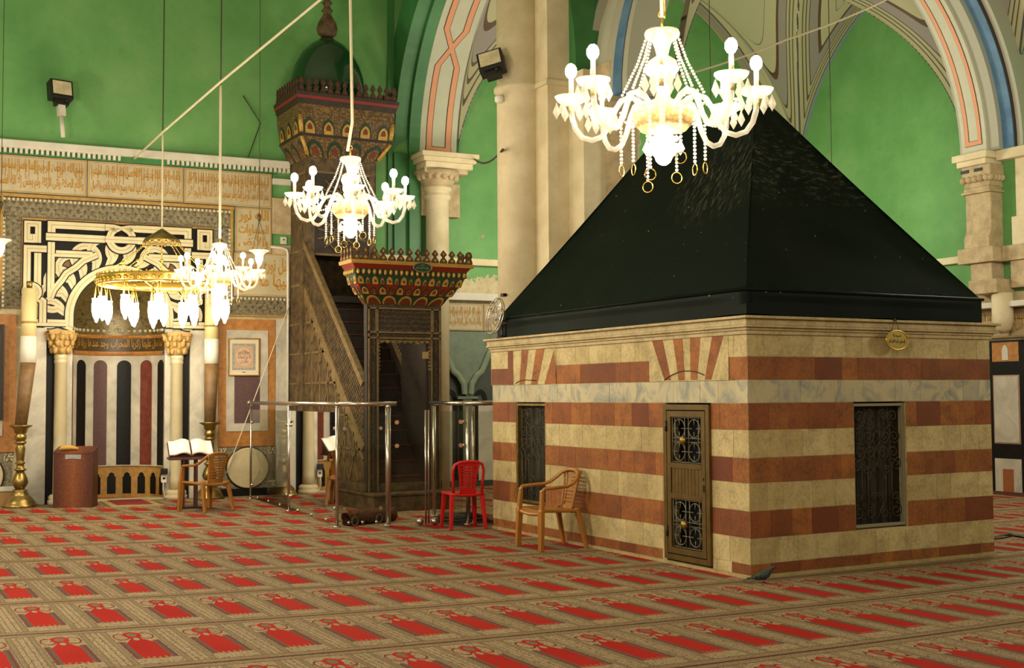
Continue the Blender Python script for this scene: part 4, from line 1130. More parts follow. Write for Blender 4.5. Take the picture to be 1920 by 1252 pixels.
# the crowning ring knot
tape([(.24, 4.235), (.12, 4.235)]+arc(0, 4.06, .175, R(70), R(-160), 14), .10)
tape([(-.24, 4.235), (-.12, 4.235)]+arc(0, 4.06, .175, R(110), R(250), 12), .10)
tape([(-.24, 4.05), (.24, 4.05)], .10)
outl.build('strap_outline', M_blackm, sp); strip.build('interlaced_strap', M_inl, sp); core_.build('strap_core_line', mat('grey core line', '#a99f7c', .5), sp)
b = MB()
for sg in (-1, 1): b.prism([(sg*.96, 3.42), (sg*.96, 3.74), (sg*.55, 3.74), (sg*.70, 3.62), (sg*.82, 3.54)], (0,-.054,0), (1,0,0), (0,0,1), (0,.003,0))
b.build('spandrel_triangle', mat('brown marble', '#6e5128', .45), sp)

# carved pendant-work frieze framing it
fr = wall_thing('carved_frieze', 'grey carved stone frieze with pearl beads framing the black and cream arch', 'frieze', S0)
def relief(root, x0, z0, x1, z1, out):
    """a straight run of the frieze; out = unit vector towards the beaded edge"""
    A, B_ = Vector((x0, 0, z0)), Vector((x1, 0, z1)); d = (B_-A); L = d.length; d.normalize(); o = Vector((out[0], 0, out[1])); W = .30
    b = MB()
    b.add([A-o*W/2+Vector((0,-.03,0)), B_-o*W/2+Vector((0,-.03,0)), B_+o*W/2+Vector((0,-.09,0)), A+o*W/2+Vector((0,-.09,0)), A-o*W/2, B_-o*W/2, B_+o*W/2, A+o*W/2], [(0,1,2,3),(0,4,5,1),(2,6,7,3),(1,5,6,2),(3,7,4,0)])
    n = max(1, int(L/.105))
    for i in range(n):
        c = A+d*(L*(i+.5)/n); w = L/n
        for (o0, o1, hh, k) in ((.02, .10, .05, .46), (-.06, .02, .045, .44), (-.12, -.05, .03, .34)):
            sh = d*(w/2 if k == .44 else 0)
            p = [c+sh-d*w*k+o*o1, c+sh+d*w*k+o*o1, c+sh+o*o0]; y0 = -.06-.1*(o0+o1)
            top = c+sh+o*(o0*.4+o1*.6)+Vector((0, y0-hh, 0)); p = [q+Vector((0, y0+.012, 0)) for q in p]
            b.add(p+[top], [(0,1,3),(1,2,3),(2,0,3)])
    b.build('relief_band', M_carved, root)
    b = MB(); n = int(L/.062)
    for i in range(n): b.sphere(A+d*(L*(i+.5)/n)+o*.125+Vector((0,-.095,0)), .024, 7, 5)
    b.build('bead_row', M_bead, root)
relief(fr, -1.72, 4.47, 1.72, 4.47, (0, 1)); relief(fr, -1.565, 2.95, -1.565, 4.33, (-1, 0)); relief(fr, 1.565, 2.95, 1.565, 4.33, (1, 0))
relief(fr, 1.72, 3.07, 2.76, 3.07, (0, 1)); relief(fr, -3.2, 3.07, -1.72, 3.07, (0, 1))
b = MB(); b.box(-1.76, 1.76, -.10, 0, 4.63, 4.68); b.box(-1.74, -1.70, -.1, 0, 3.2, 4.63); b.box(1.70, 1.74, -.1, 0, 3.2, 4.63); b.box(-1.44, 1.44, -.075, 0, 4.295, 4.325); b.box(-1.435, -1.405, -.07, 0, 2.7, 4.3); b.box(1.405, 1.435, -.07, 0, 2.7, 4.3)
b.box(1.7, 2.76, -.08, 0, 2.90, 2.93); b.build('edge_fillet', M_ochre, fr)

# gilded inscription frieze
M_slab = mat('pale inscription marble', '#bdb190', .5, col2='#a59a78', scale=4, amt=.6)
VERSE = ['بسم الله الرحمن الرحيم إنما يعمر مساجد الله من آمن بالله واليوم الآخر', 'وأقام الصلاة وآتى الزكاة ولم يخش إلا الله فعسى أولئك أن يكونوا من المهتدين', 'في بيوت أذن الله أن ترفع ويذكر فيها اسمه يسبح له فيها بالغدو والآصال']
def slab(root, s0, s1, z0, z1, lines, dep=.06, M=None, tall=True):
    b = MB(); b.box(s0, s1, -dep, 0, z0, z1); sl = b.build('slab', M_slab, root, bevel=.006)
    b = MB(); w, h = s1-s0, z1-z0; m = .05
    frame = [(s0+.02, z0+.02), (s1-.02, z0+.02), (s1-.02, z1-.02), (s0+.02, z1-.02)]
    b.ribbon([(x, -dep, z) for x, z in frame], .010, .004, (0,-1,0), closed=True)
    k = len(lines); hh = (h-2*m)/k
    for i, t in enumerate(lines):
        lettering(t, w-2*m, hh*1.1, b, lambda x, y, i=i: (s0+m+x, -dep-.004, z1-m-hh*(i+1)+y+.0), bold=.03)
    if tall:
        n = int((w-2*m)/.04); q = random.Random(int(s0*100)+50)
        for i in range(n):
            x = s0+m+(w-2*m)*(i+.5)/n+q.uniform(-.01, .01)
            if q.random() < .85: b.ribbon([(x, -dep, z0+m+h*q.uniform(.25,.5)), (x+q.uniform(-.008,.008), -dep, z1-m*1.1)], .009, .004, (0,-1,0))
    b.build('gilt_lettering', M_gold, sl)
fz = wall_thing('inscription_frieze', 'long marble frieze of gilded Arabic lettering stepping around the prayer niche', 'inscription', 0)
slab(fz, -3.9, -1.78, 4.70, 5.27, VERSE[:2]); slab(fz, -1.77, -.31, 4.70, 5.27, VERSE[1:3]); slab(fz, -.30, 1.12, 4.70, 5.27, [VERSE[2], VERSE[0]])
slab(fz, .52, 1.12, 3.96, 4.69, ['الله نور', 'السماوات', 'والأرض'], tall=False); slab(fz, .50, 1.49, 3.24, 3.95, ['مثل نوره كمشكاة', 'فيها مصباح'], tall=False)
fz2 = wall_thing('inscription_frieze', 'gilded Arabic frieze seen between the pulpit gate and the fan', 'inscription', 5.2)
slab(fz2, -1.9, -.25, 2.74, 3.22, VERSE[:2]); slab(fz2, -.24, 1.6, 2.74, 3.22, VERSE[1:3])
fz3 = thing('inscription_frieze', 'carved pale inscription band on the right wall beyond the striped tomb', 'inscription', (15.87, 13.2, 0), R(-90))
slab(fz3, -1.2, .5, 2.44, 2.88, VERSE[:2]); slab(fz3, .51, 3, 2.44, 2.88, VERSE[1:3])

# marble dado panels
def dado(s0, s1, label, pic):
    t = wall_thing('marble_dado', label, 'wall panel', (s0+s1)/2)
    w = (s1-s0)/2
    b = MB(); b.box(-w, w, -.04, 0, .80, 2.86); b.build('breccia_field', M_orange, t)
    b = MB(); b.box(-w+.005, w-.005, -.05, 0, .78, .80); b.build('lower_moulding', mat('brown moulding', '#6a4526', .6), t)
    b = MB(); iw, z0, z1, bw = w*.74, 1.04, 2.68, .13
    for poly in ([(-iw,z0),(iw,z0),(iw-bw,z0+bw),(-iw+bw,z0+bw)], [(-iw,z1),(-iw+bw,z1-bw),(iw-bw,z1-bw),(iw,z1)], [(-iw,z0),(-iw+bw,z0+bw),(-iw+bw,z1-bw),(-iw,z1)], [(iw,z0),(iw,z1),(iw-bw,z1-bw),(iw-bw,z0+bw)]):
        b.prism(poly, (0,-.058,0), (1,0,0), (0,0,1), (0,.02,0))
    b.build('mitred_border', M_marble, t, bevel=.003)
    b = MB(); b.box(-iw+bw, iw-bw, -.05, 0, z0+bw, z1-bw); b.build('centre_strip', M_purple, t)
    return t
dado(.27, 1.19, 'orange stone wall panel with purple centre strip behind the framed calligraphy', 0)
dado(-4.1, -2.76, 'orange stone wall panel beyond the left candle at the frame edge', 0)
def discpanel(s, label):
    t = wall_thing('disc_panel', label, 'wall panel', s)
    b = MB(); b.box(-.46, .46, -.05, 0, .12, .78); b.build('carved_ground', M_carved, t)
    b = MB(); b.lathe([(.335, 0), (.335, .05), (.32, .06)], 40, (0,0,0)); 
    b.v = [Vector((v.x, -.04-v.z, .45+v.y*.97)) for v in b.v]; b.build('disc', mat('pale disc stone', '#cfc29a', .6, col2='#b9ab80', scale=9), t)
    b = MB(); b.tube([(.345*cos(2*PI*i/40), -.055, .45+.335*sin(2*PI*i/40)) for i in range(40)], .012, 6, closed=True); b.build('disc_rim', M_dark, t)
    b = MB(); b.box(-.47, .62 if s > 0 else .47, -.08, 0, 0, .12); b.build('plinth', M_blackm, t)
    q = random.Random(5)
    for sx in (-1, 1):
        for sz in (-1, 1):
            b = MB()
            for k in range(16): b.sphere((sx*(.46-.11*q.random()), -.05, .45+sz*(.32-.1*q.random())), .016, 6, 4)
            b.build('corner_relief', M_bead, t)
discpanel(.74, 'pale stone disc panel low on the wall behind the glass railing')
discpanel(-3.25, 'pale stone disc panel low on the wall behind the left candlestick')
b = MB(); b.box(1.2, 1.40, -.04, 0, 0, 2.86); o = b.build('marble_strip', M_marble); o.matrix_world = WM; tag(o, 'upright grey-white marble strip between the orange panel and the pulpit', 'wall panel')
o = MB(WM); o.tube([(1.385, -.10, 0), (1.385, -.10, 3.95), (1.37, -.09, 4.02), (1.30, -.07, 4.05), (1.1, -.07, 4.06)], .022, 8); o = o.build('cable_conduit', M_white); tag(o, 'white plastic conduit running down the wall beside the pulpit', 'conduit')
t = wall_thing('junction_box', 'small white junction box above the conduit on the green wall', 'box', 1.33, 4.12)
b = MB(); b.box(-.05, .05, -.04, 0, 0, .12); b.build('housing', M_white, t, bevel=.006); b = MB(); b.box(-.012, .012, -.045, -.039, .06, .085); b.build('button', M_dark, t)

# framed calligraphy
pc = wall_thing('framed_calligraphy', 'framed calligraphy print in a pale frame on the orange wall panel', 'picture', .665, 1.94)
b = MB(); b.slab([(-.25,0),(.25,0),(.25,.60),(-.25,.60)], [[(-.235,.015),(.235,.015),(.235,.585),(-.235,.585)]], (0,-.10,0), (1,0,0), (0,0,1), (0,.04,0)); b.build('frame', M_ochre, pc)
b = MB(); b.box(-.235, .235, -.085, -.06, .015, .585); b.build('mat_board', mat('cream mount', '#d9cfae', .6), pc)
b = MB(); b.slab([(-.19,.09),(.19,.09),(.19,.52),(-.19,.52)], [[(-.155,.125),(.155,.125),(.155,.485),(-.155,.485)]], (0,-.088,0), (1,0,0), (0,0,1), (0,.003,0)); b.build('patterned_border', mat('grey-blue border print', '#7d7a7c', .6, col2='#c0b9a6', scale=60, amt=.8), pc)
b = MB(); b.box(-.155, .155, -.087, -.085, .125, .485); b.build('print_ground', mat('ochre print ground', '#c0a78a', .6, col2='#ac9274', scale=40), pc)
b = MB(); b.prism([(.135*cos(2*PI*i/32), .305+.145*sin(2*PI*i/32)) for i in range(32)], (0,-.089,0), (1,0,0), (0,0,1), (0,.002,0)); b.build('roundel', mat('pale pink roundel', '#cfae92', .6), pc)
b = MB()
for i, tt in enumerate(('بسم الله الرحمن', 'الله نور السماوات', 'والأرض')): lettering(tt, (.19, .23, .14)[i], .085, b, lambda x, y, i=i: (-(.095, .115, .07)[i]+x, -.0905, .33-.07*i+y))
for i in range(7): b.box(-.09+.03*i-.002, -.09+.03*i+.002, -.0905, -.089, .33, .42-.012*abs(i-3))
b.build('lettering', M_dark, pc)
b = MB(); b.box(-.03, .03, -.0875, -.085, .052, .062); b.build('caption_line', M_dark, pc)
pc = wall_thing('framed_picture', 'dark framed picture with arched gold mount cut by the left edge', 'picture', -3.28, 1.28)
b = MB(); b.slab([(-.35,0),(.35,0),(.35,1.42),(-.35,1.42)], [[(-.31,.04),(.31,.04),(.31,1.38),(-.31,1.38)]], (0,-.11,0), (1,0,0), (0,0,1), (0,.05,0)); b.build('frame', M_dark, pc)
b = MB(); b.box(-.31, .31, -.08, -.06, .04, 1.38); b.build('mount', mat('brown mount', '#5a4424', .6), pc)
b = MB(); b.prism([(-.27,.1),(.27,.1)]+[(x, z) for x, z in arch_pts(.27, .42, 10, 0, .8)][::-1], (0,-.086,0), (1,0,0), (0,0,1), (0,.005,0)); b.build('arched_print', mat('gold print', '#c79a4e', .6, col2='#a5783a', scale=12), pc)

# marble arcade right of the pulpit
M_gm = mat('green-grey marble', '#71806a', .45, col2='#56654f', scale=4, amt=.8); M_gm2 = mat('dark green marble', '#3d473a', .4, col2='#2b332a', scale=4)
ar = wall_thing('marble_arcade', 'green-grey marble wall arcade with lobed arches between the pulpit and the tomb', 'wall arcade', 4.6)
b = MB(); b.box(-1.6, 2.2, -.03, 0, 0, 2.72); b.build('back_slab', M_gm2, ar)
lobes = [(.06, 1.62), (.08, 1.80), (.17, 1.94), (.27, 2.02), (.33, 2.14), (.42, 2.34), (.58, 2.50), (.74, 2.56)]
spn = MB()
for c0 in (0, 1.48, -1.48):
    for sg in (-1, 1):
        pts = [(c0+sg*x, z) for x, z in lobes]
        spn.slab([(c0, 1.58)]+pts+[(c0+sg*.74, 2.72), (c0, 2.72)], [], (0,-.12,0), (1,0,0), (0,0,1), (0,.09,0))
        mo = MB(); mo.sweep([(x, -.12, z) for x, z in pts], [(0,-.05),(.035,-.05),(.05,-.02),(.05,.02),(.035,.05),(0,.05)], (0,-1,0)); mo.build('arch_moulding', mat('pale green moulding', '#7f8c72', .45, col2='#667460', scale=6), ar)
        b = MB(); b.ribbon([(c0+sg*.20, -.03, .12), (c0+sg*.20, -.03, 1.5)]+[(c0+sg*(.20+.09*(1-cos(PI*i/10))), -.03, 1.5+.16*sin(PI*i/10)) for i in range(1, 11)]+[(c0+sg*.38, -.03, 1.42)], .085, .012, (0,-1,0)); b.build('black_inlay', M_blackm, ar)
        b = MB(); b.box(*sorted((c0+sg*.25, c0+sg*.7)), -.035, -.02, .1, 1.46); b.build('marble_field', M_marble, ar)
spn.build('spandrel', M_gm, ar)
for c0 in (0, 1.48):
    b = MB(); b.box(c0-.2, c0+.2, -.16, 0, 1.53, 1.58); b.box(c0-.09, c0+.09, -.14, 0, 0, 1.53); b.build('pier', M_gm, ar, bevel=.006)
b = MB(); b.box(-1.6, 2.2, -.10, 0, 0, .1); b.build('plinth', M_gm2, ar)

# dado of the right wall
rd = thing('marble_dado', 'black banded marble dado with pale panels on the right wall beyond the tomb', 'wall panel', (15.87, 13.1, 0))
def rw(name, m, rects, d, parent=rd, lift=0):
    b = MB()
    for (ya, yb, z0, z1) in rects: b.box(-d, 0, ya-13.1, yb-13.1, z0, z1)
    return b.build(name, m, parent)
rw('black_band', M_blackm, [(11.0, 13.12, .02, 2.40)], .03)
for k, y0 in enumerate((12.56, 11.9)):
    y1 = y0+.49
    rw('orange_panel', M_orange, [(y0, y1, 2.07, 2.37)], .036)
    rw('panel_frame', mat('pink stone edging', '#a8826a', .6), [(y0, y1, .79, 1.86)], .034); rw('pale_panel', M_marble, [(y0+.02, y1-.02, .81, 1.84)], .042)
    rw('lower_panel', M_marble, [(y0, y1, .03, .56)], .036); rw('red_centre', mat('red-brown stone', '#a05f34', .5, col2='#8a4c28', scale=14), [(y0+.15, y1-.15, .03, .40)], .044)
b = MB(); b.prism([(x-.295, z) for x, z in [(-.055,0),(.055,0)]+arch_pts(.055, .1, 8, 0, .14)[::-1]], (-.045,0,2.09), (0,1,0), (0,0,1), (.01,0,0)); b.build('pearl_inlay', M_white, rd)
b = MB(); b.box(-.06, 0, -3, .02, 0, .05); b.build('skirting', mat('worn skirting', '#5a3a2a', .8), rd)
# ================================================================== LAMPS
def at_depth(px, py, d): return CAM+ray(px, py)*d
M_amber = mat('amber cut glass', '#e0b060', .3, col2='#fff0c0', scale=40, amt=.8)
def drop(b, c, l, w):
    c = Vector(c)
    b.add([c, c+Vector((w,0,-l*.6)), c+Vector((0,w*.5,-l*.6)), c+Vector((-w,0,-l*.6)), c+Vector((0,-w*.5,-l*.6)), c+Vector((0,0,-l))], [(0,1,2),(0,2,3),(0,3,4),(0,4,1),(5,2,1),(5,3,2),(5,4,3),(5,1,4)])
def strand(b, pts, step, r):
    P = [Vector(p) for p in pts]; L = 0
    for i in range(len(P)-1):
        d = P[i+1]-P[i]; l = d.length
        while L < l: b.sphere(P[i]+d*(L/l), r, 6, 4); L += step
        L -= l
def make_chandelier(loc, label, rot):
    t = thing('crystal_chandelier', label, 'chandelier', loc, rot, None)
    b = MB(); b.lathe([(.02,.435),(.10,.415),(.108,.395),(.095,.375),(.06,.35),(.045,.31),(.035,.265),(.05,.255),(.085,.23),(.095,.18),(.075,.13),(.04,.10),(.035,.05),(.05,.0),(.10,-.02),(.12,-.04),(.06,-.06)], 20, flute=(.36, .42, 16, .05)); b.build('stem', M_crystal, t)
    b = MB(); b.lathe([(.10,-.04),(.175,-.055),(.185,-.09),(.175,-.15),(.14,-.19),(.06,-.205),(.02,-.21)], 24, flute=(-.20, -.04, 24, .05)); b.build('amber_bowl', M_amber, t)
    b = MB(); b.lathe([(.05,-.20),(.06,-.23),(.10,-.24),(.09,-.25),(.03,-.26),(.03,-.30)], 18); b.build('lower_cup', M_crystal, t)
    b = MB(); b.sphere((0,0,-.345), .052, 12, 8, (1,1,1.1)); b.build('bulb', M_bulb, t)
    b = MB(); b.tube([(0,0,.43),(0,0,.50)], .008, 6); b.tube([(.02*cos(2*PI*i/10), 0, .52+.02*sin(2*PI*i/10)) for i in range(10)], .005, 5, closed=True); b.build('hook', M_gilt, t)
    for k in range(6):
        b = MB(); a = 2*PI*k/6
        for j in range(1): drop(b, (.10*cos(a), .10*sin(a), -.245), .10, .028)
        b.build('crystal_drop', M_crystal, t)
    for k in range(8):
        a = 2*PI*k/8; ca, sa = cos(a), sin(a)
        rz = [(.10,-.05),(.15,.0),(.20,.02),(.25,.0),(.29,-.06),(.325,-.15),(.37,-.215),(.43,-.235),(.49,-.215),(.53,-.16),(.55,-.09),(.555,-.01)]
        b = MB(); b.tube([(r*ca, r*sa, z) for r, z in rz], .017, 8); arm = b.build('arm', M_crystal, t)
        c = (.555*ca, .555*sa, 0)
        b = MB(); b.lathe([(.02,-.02),(.05,-.01),(.085,.01),(.10,.035),(.092,.032),(.05,.005),(.02,0)], 16, c, flute=(.02, .04, 12, .08)); b.build('candle_cup', M_crystal, arm)
        b = MB(); b.lathe([(.015,0),(.014,.15)], 10, c); b.tube([Vector(c)+Vector((0,0,-.06)), Vector(c)+Vector((0,0,-.015))], .016, 8); b.build('candle_tube', M_wax, arm)
        b = MB(); b.sphere((c[0], c[1], .195), .036, 12, 8, (1,1,1.3)); b.build('bulb', M_bulb, arm)
        for j in range(6):
            b = MB(); q = 2*PI*j/6; drop(b, (c[0]+.09*cos(q), c[1]+.09*sin(q), .01), .11, .024); b.build('crystal_drop', M_crystal, arm)
        a2 = a+PI/8
        b = MB(); strand(b, [(.095*cos(a), .095*sin(a), .38), (.15*ca, .15*sa, .22), (.25*ca, .25*sa, .02)], .021, .0095); b.build('bead_strand', M_crystal, t)
        b = MB(); strand(b, [(.30*ca, .30*sa, -.08), (.36*cos(a+.2), .36*sin(a+.2), -.10), (.47*cos(a+.36), .47*sin(a+.36), -.06), (.47*cos(a+.44), .47*sin(a+.44), -.06), (.36*cos(a+.58), .36*sin(a+.58), -.10)], .024, .0095); b.build('bead_strand', M_crystal, t)
        rr_ = .20 if k % 2 else .27
        z1 = -.37-.04*(k % 3)
        b = MB(); strand(b, [(rr_*cos(a2), rr_*sin(a2), -.10), (rr_*cos(a2), rr_*sin(a2), z1)], .023, .0105); pe = b.build('bead_pendant', M_crystal, t)
        b = MB(); ce = Vector((rr_*cos(a2), rr_*sin(a2), z1-.038)); dx = Vector((cos(a2*3), sin(a2*3), 0))
        b.tube([ce+dx*.034*cos(2*PI*i/18)+Vector((0,0,.034*sin(2*PI*i/18))) for i in range(18)], .0035, 5, closed=True); b.build('brass_ring', M_gilt, pe)
    return t
big = at_depth(1243, 186, 7.3); mid = at_depth(657, 372, 12.2); sml = at_depth(412, 510, 15.3)
bpy.context.view_layer.update()
ch1 = make_chandelier(big, 'large lit crystal chandelier hanging in front of the black tomb cover', YAW*-1+R(-8))
bpy.context.view_layer.update()
ch2 = copy_tree(ch1); ch2.location = mid; ch2.rotation_euler.z = -YAW+R(12); ch2['label'] = 'lit crystal chandelier hanging in front of the pulpit kiosk'
ch3 = copy_tree(ch1); ch3.location = sml; ch3.rotation_euler.z = -YAW+R(4); ch3.scale = (.87, .87, .87); ch3['label'] = 'smallest-looking lit crystal chandelier beside the ring lamp, before the niche'
for c_ in (ch1, ch2, ch3): c_['group'] = 'crystal chandeliers'

# hoop lamp with opal glasses
rp = at_depth(303, 529, 16.9)
rl = thing('ring_lamp', 'gilded hoop lamp hung with lit opal glasses before the prayer niche', 'hanging lamp', rp)
b = MB(); RR = .86
b.lathe([(RR,-.06),(RR+.012,-.03),(RR,.0),(RR+.012,.05),(RR,.075),(RR-.02,.075),(RR-.012,0),(RR-.02,-.06),(RR,-.06)], 56, caps=False)
for i in range(56):
    a = 2*PI*i/56; b.sphere((RR*cos(a)*1.01, RR*sin(a)*1.01, .0), .028, 7, 5, (1,1,1.3)); b.sphere((RR*cos(a), RR*sin(a), .085), .014, 6, 4)
b.build('hoop', M_gilt, rl)
b = MB(); b.lathe([(.0,.76),(.03,.74),(.24,.60),(.25,.57),(.235,.555),(.05,.57)], 24)
for i in range(16): b.sphere((.245*cos(2*PI*i/16), .245*sin(2*PI*i/16), .55), .022, 7, 5)
b.build('cone_cap', M_brass, rl)
for i in range(10):
    a = 2*PI*i/10+.1
    b = MB(); strand(b, [(.22*cos(a), .22*sin(a), .55), (.5*cos(a), .5*sin(a), .28), (RR*cos(a), RR*sin(a), .07)], .034, .009); b.tube([(.22*cos(a), .22*sin(a), .55), (.5*cos(a), .5*sin(a), .28), (RR*cos(a), RR*sin(a), .07)], .004, 4); b.sphere((.54*cos(a), .54*sin(a), .25), .024, 8, 5); b.build('chain', M_gilt, rl)
def glass_lamp(x, y, z, par):
    b = MB()
    for j in range(3): q = 2*PI*j/3; b.tube([(x, y, z+.26), (x+.05*cos(q), y+.05*sin(q), z)], .0045, 4)
    b.sphere((x, y, z+.26), .014, 6, 4); b.build('lamp_hanger', M_gilt, par)
    b = MB(); b.lathe([(.062,0),(.056,-.03),(.064,-.10),(.062,-.18),(.045,-.25),(.025,-.285),(.02,-.31),(.008,-.33)], 16, (x, y, z)); b.build('opal_glass', M_lampg, par)
bpy.context.view_layer.update()
for i in range(12):
    a = 2*PI*(i+.5)/12; glass_lamp(RR*cos(a), RR*sin(a), -.24, rl)
for i in range(5):
    a = 2*PI*i/5+.4; glass_lamp(.36*cos(a), .36*sin(a), -.30, rl)
for i in range(5):
    a = 2*PI*i/5+.4; b = MB(); b.tube([(.36*cos(a), .36*sin(a), -.10), (RR*cos(a), RR*sin(a), -.02)], .008, 5); b.build('spoke', M_gilt, rl)

def pendant(px, py, d, label):
    t = thing('pendant_lamp', label, 'hanging lamp', at_depth(px, py, d))
    b = MB(); b.lathe([(.15,.10),(.14,.085),(.09,.06),(.06,.03),(.055,-.04),(.03,-.12),(.01,-.15)], 18); b.build('glass_bowl', M_crystal, t)
    b = MB(); b.sphere((0,0,.02), .05, 10, 7, (1,1,1.3)); b.build('bulb', M_lampg, t)
    b = MB()
    for j in range(3): q = 2*PI*j/3; b.tube([(.14*cos(q), .14*sin(q), .10), (0,0,.55)], .004, 4)
    b.sphere((0,0,.55), .022, 7, 5); b.sphere((0,0,.60), .03, 7, 5, (1,1,1.5)); b.tube([(0,0,.6),(0,0,6)], .005, 4); b.build('chain', M_wire, t)
pendant(486, 482, 17.9, 'pendant glass lamp half hidden behind the smallest-looking chandelier')
pendant(1, 462, 17.0, 'pendant glass lamp cut by the left edge of the view')

# cords, chains and wires
def cord(name, label, pts, r, m, cat='rope', sag=0.0, par=None):
    P = [Vector(p) for p in pts]; o = P[0]; path = []
    for i in range(len(P)-1):
        for k in range(12):
            f = k/12; p = P[i].lerp(P[i+1], f); p.z -= sag*4*f*(1-f); path.append(p-o)
    path.append(P[-1]-o)
    b = MB(); b.tube(path, r, 6); q = b.build(name, m); q.location = o
    if not par: return tag(q, label, cat)
    q.parent = par; q.matrix_parent_inverse = (Matrix.Translation(par.location) @ Matrix.Rotation(par.rotation_euler.z, 4, 'Z') @ Matrix.Scale(par.scale.x, 4)).inverted(); return q
def up(p, z): return (p[0], p[1], z)
cord('suspension_cord', 'white cord holding up the large chandelier near the tomb', [big+Vector((0,0,.5)), big+Vector((-.012,0,1.2)), (big.x, big.y, 11.9)], .011, M_rope, par=ch1)
cord('suspension_chain', 'thin gilt chain beside the cord of the large chandelier', [big+Vector((.02,0,.5)), (big.x+.03, big.y, 11.9)], .005, M_gilt, 'chain', par=ch1)
cord('suspension_cord', 'white cord holding up the chandelier before the pulpit', [mid+Vector((-.03,0,.48)), mid+Vector((.02,0,.78)), mid+Vector((0,0,2.0)), (mid.x+.02, mid.y, 11.9)], .016, M_rope, par=ch2)
s0_ = at_depth(412, 155, 15.3)
cord('suspension_cord', 'white cord from the smallest-looking chandelier up to the slanting rope', [sml+Vector((0,0,.43)), (sml.x, sml.y, s0_.z)], .017, M_rope, par=ch3)
cord('suspension_chain', 'dark chain running up from the slanting rope to the ceiling above that cord', [(sml.x, sml.y, s0_.z), (sml.x+.02, sml.y, 11.9)], .009, M_wire, 'chain', par=ch3)
r0_ = at_depth(305, 248, 16.9)
cord('suspension_cord', 'pale cord from the hoop lamp up to the slanting rope', [rp+Vector((0,0,.74)), (rp.x, rp.y, r0_.z)], .013, M_rope, par=rl)
cord('suspension_chain', 'dark chain running up to the ceiling above the hoop lamp', [(rp.x, rp.y, r0_.z), (rp.x+.02, rp.y, 11.9)], .009, M_wire, 'chain', par=rl)
sa = wq(250, 300)
cord('slanting_rope', 'long pale rope slanting across the green wall at upper left', [WM @ Vector((sa[0], -.08, sa[1])), r0_, s0_, at_depth(600, 0, 14.2), at_depth(760, -130, 13.4)], .016, M_rope)
cord('slanting_rope', 'thin pale rope rising to the right across the painted vault', [at_depth(1262, 146, 13.2), at_depth(1475, 74, 13.6), at_depth(1680, -10, 14.0), at_depth(1760, -45, 14.2)], .011, M_rope, 'rope', .03)
w0 = at_depth(1560, 330, 16.5)
cord('hanging_wire', 'thin dark wire hanging before the green arch on the right wall', [(w0.x, w0.y, 3.0), (w0.x, w0.y, 8.25)], .006, M_wire, 'wire')
w0 = at_depth(1331, 80, 15)
cord('hanging_wire', 'thin dark wire hanging behind the large chandelier', [(w0.x, w0.y, 5.0), (w0.x, w0.y, 8.8)], .005, M_wire, 'wire')
a_ = wq(487, 232); a0 = wq(455, 180); a1_ = wq(462, 298)
cord('loose_wire', 'loose dark wire strung on the green wall above the gilded frieze', [WM @ Vector((a0[0], -.02, a0[1])), WM @ Vector((a_[0], -.05, a_[1])), WM @ Vector((a1_[0], -.12, a1_[1]))], .009, M_wire, 'wire')
c0_, c1_ = wq(866, 296), on_axis(943, 280, 1, 13.75)
cord('loose_wire', 'dark sagging wire from the pilaster capital to the stone pier', [WM @ Vector((c0_[0], -.55, c0_[1]-.12)), c1_], .016, M_wire, 'wire', .12)
k0, k1 = wq(538, 575), wq(420, 886)
cord('thin_string', 'thin white string slanting down the wall past the framed calligraphy', [WM @ Vector((k0[0], -.13, k0[1])), WM @ Vector((k1[0], -.16, k1[1]))], .008, M_rope, 'string')

# floodlights
def flood(loc, rot, label, foot):
    t = thing('floodlight', label, 'floodlight', loc); t.rotation_euler = rot
    b = MB(); b.box(-.17, .17, -.07, .12, -.15, .15); b.box(-.15, .15, .12, .16, -.12, .12); b.build('housing', M_dark, t, bevel=.012)
    b = MB(); b.box(-.14, .14, -.078, -.068, -.09, .12); b.build('lens', mat('floodlight glass', '#d8cda6', .2, col2='#8d8468', scale=7), t)
    b = MB(); b.box(-.10, .10, -.04, .08, -.24, -.15); b.sphere((.06,-.05,-.17), .025, 8, 6); b.build('bracket', M_dark, t)
    if foot:
        b = MB(); b.box(-.05, .05, -.02, .08, -.40, -.24); b.tube([(0,.03,-.4),(0,.03,-foot)], .035, 8); b.build('pole', M_white, t)
f = wq(110, 178)
flood(WM @ Vector((f[0], -.30, f[1])), (R(-12), 0, R(12)), 'black floodlight on a white post over the cornice at upper left', f[1]-5.49 if False else .74)
fp = on_axis(921, 117, 1, 13.9)
flood(fp, (R(-22), R(-14), R(-38)), 'black floodlight tilted on the side of the stone pier', 0)
t = thing('alarm_siren', 'small white siren box under the floodlight on the stone pier', 'siren', on_axis(936, 186, 1, 13.95))
b = MB(); b.lathe([(.04,-.05),(.06,-.03),(.06,.03),(.04,.05)], 12); b.build('horn', M_paper, t); b = MB(); b.tube([(.05,0,.0),(.14,.05,.02)], .03, 8); b.build('bracket', M_dark, t)
t = thing('small_camera', 'tiny black box on the stone pier beside the tomb cover', 'camera', on_axis(946, 553, 1, 13.93))
b = MB(); b.box(-.035, .035, -.03, .05, -.02, .02); b.build('housing', M_dark, t); b = MB(); b.tube([(0,-.045,0),(0,-.03,0)], .014, 8); b.build('lens', M_void, t)
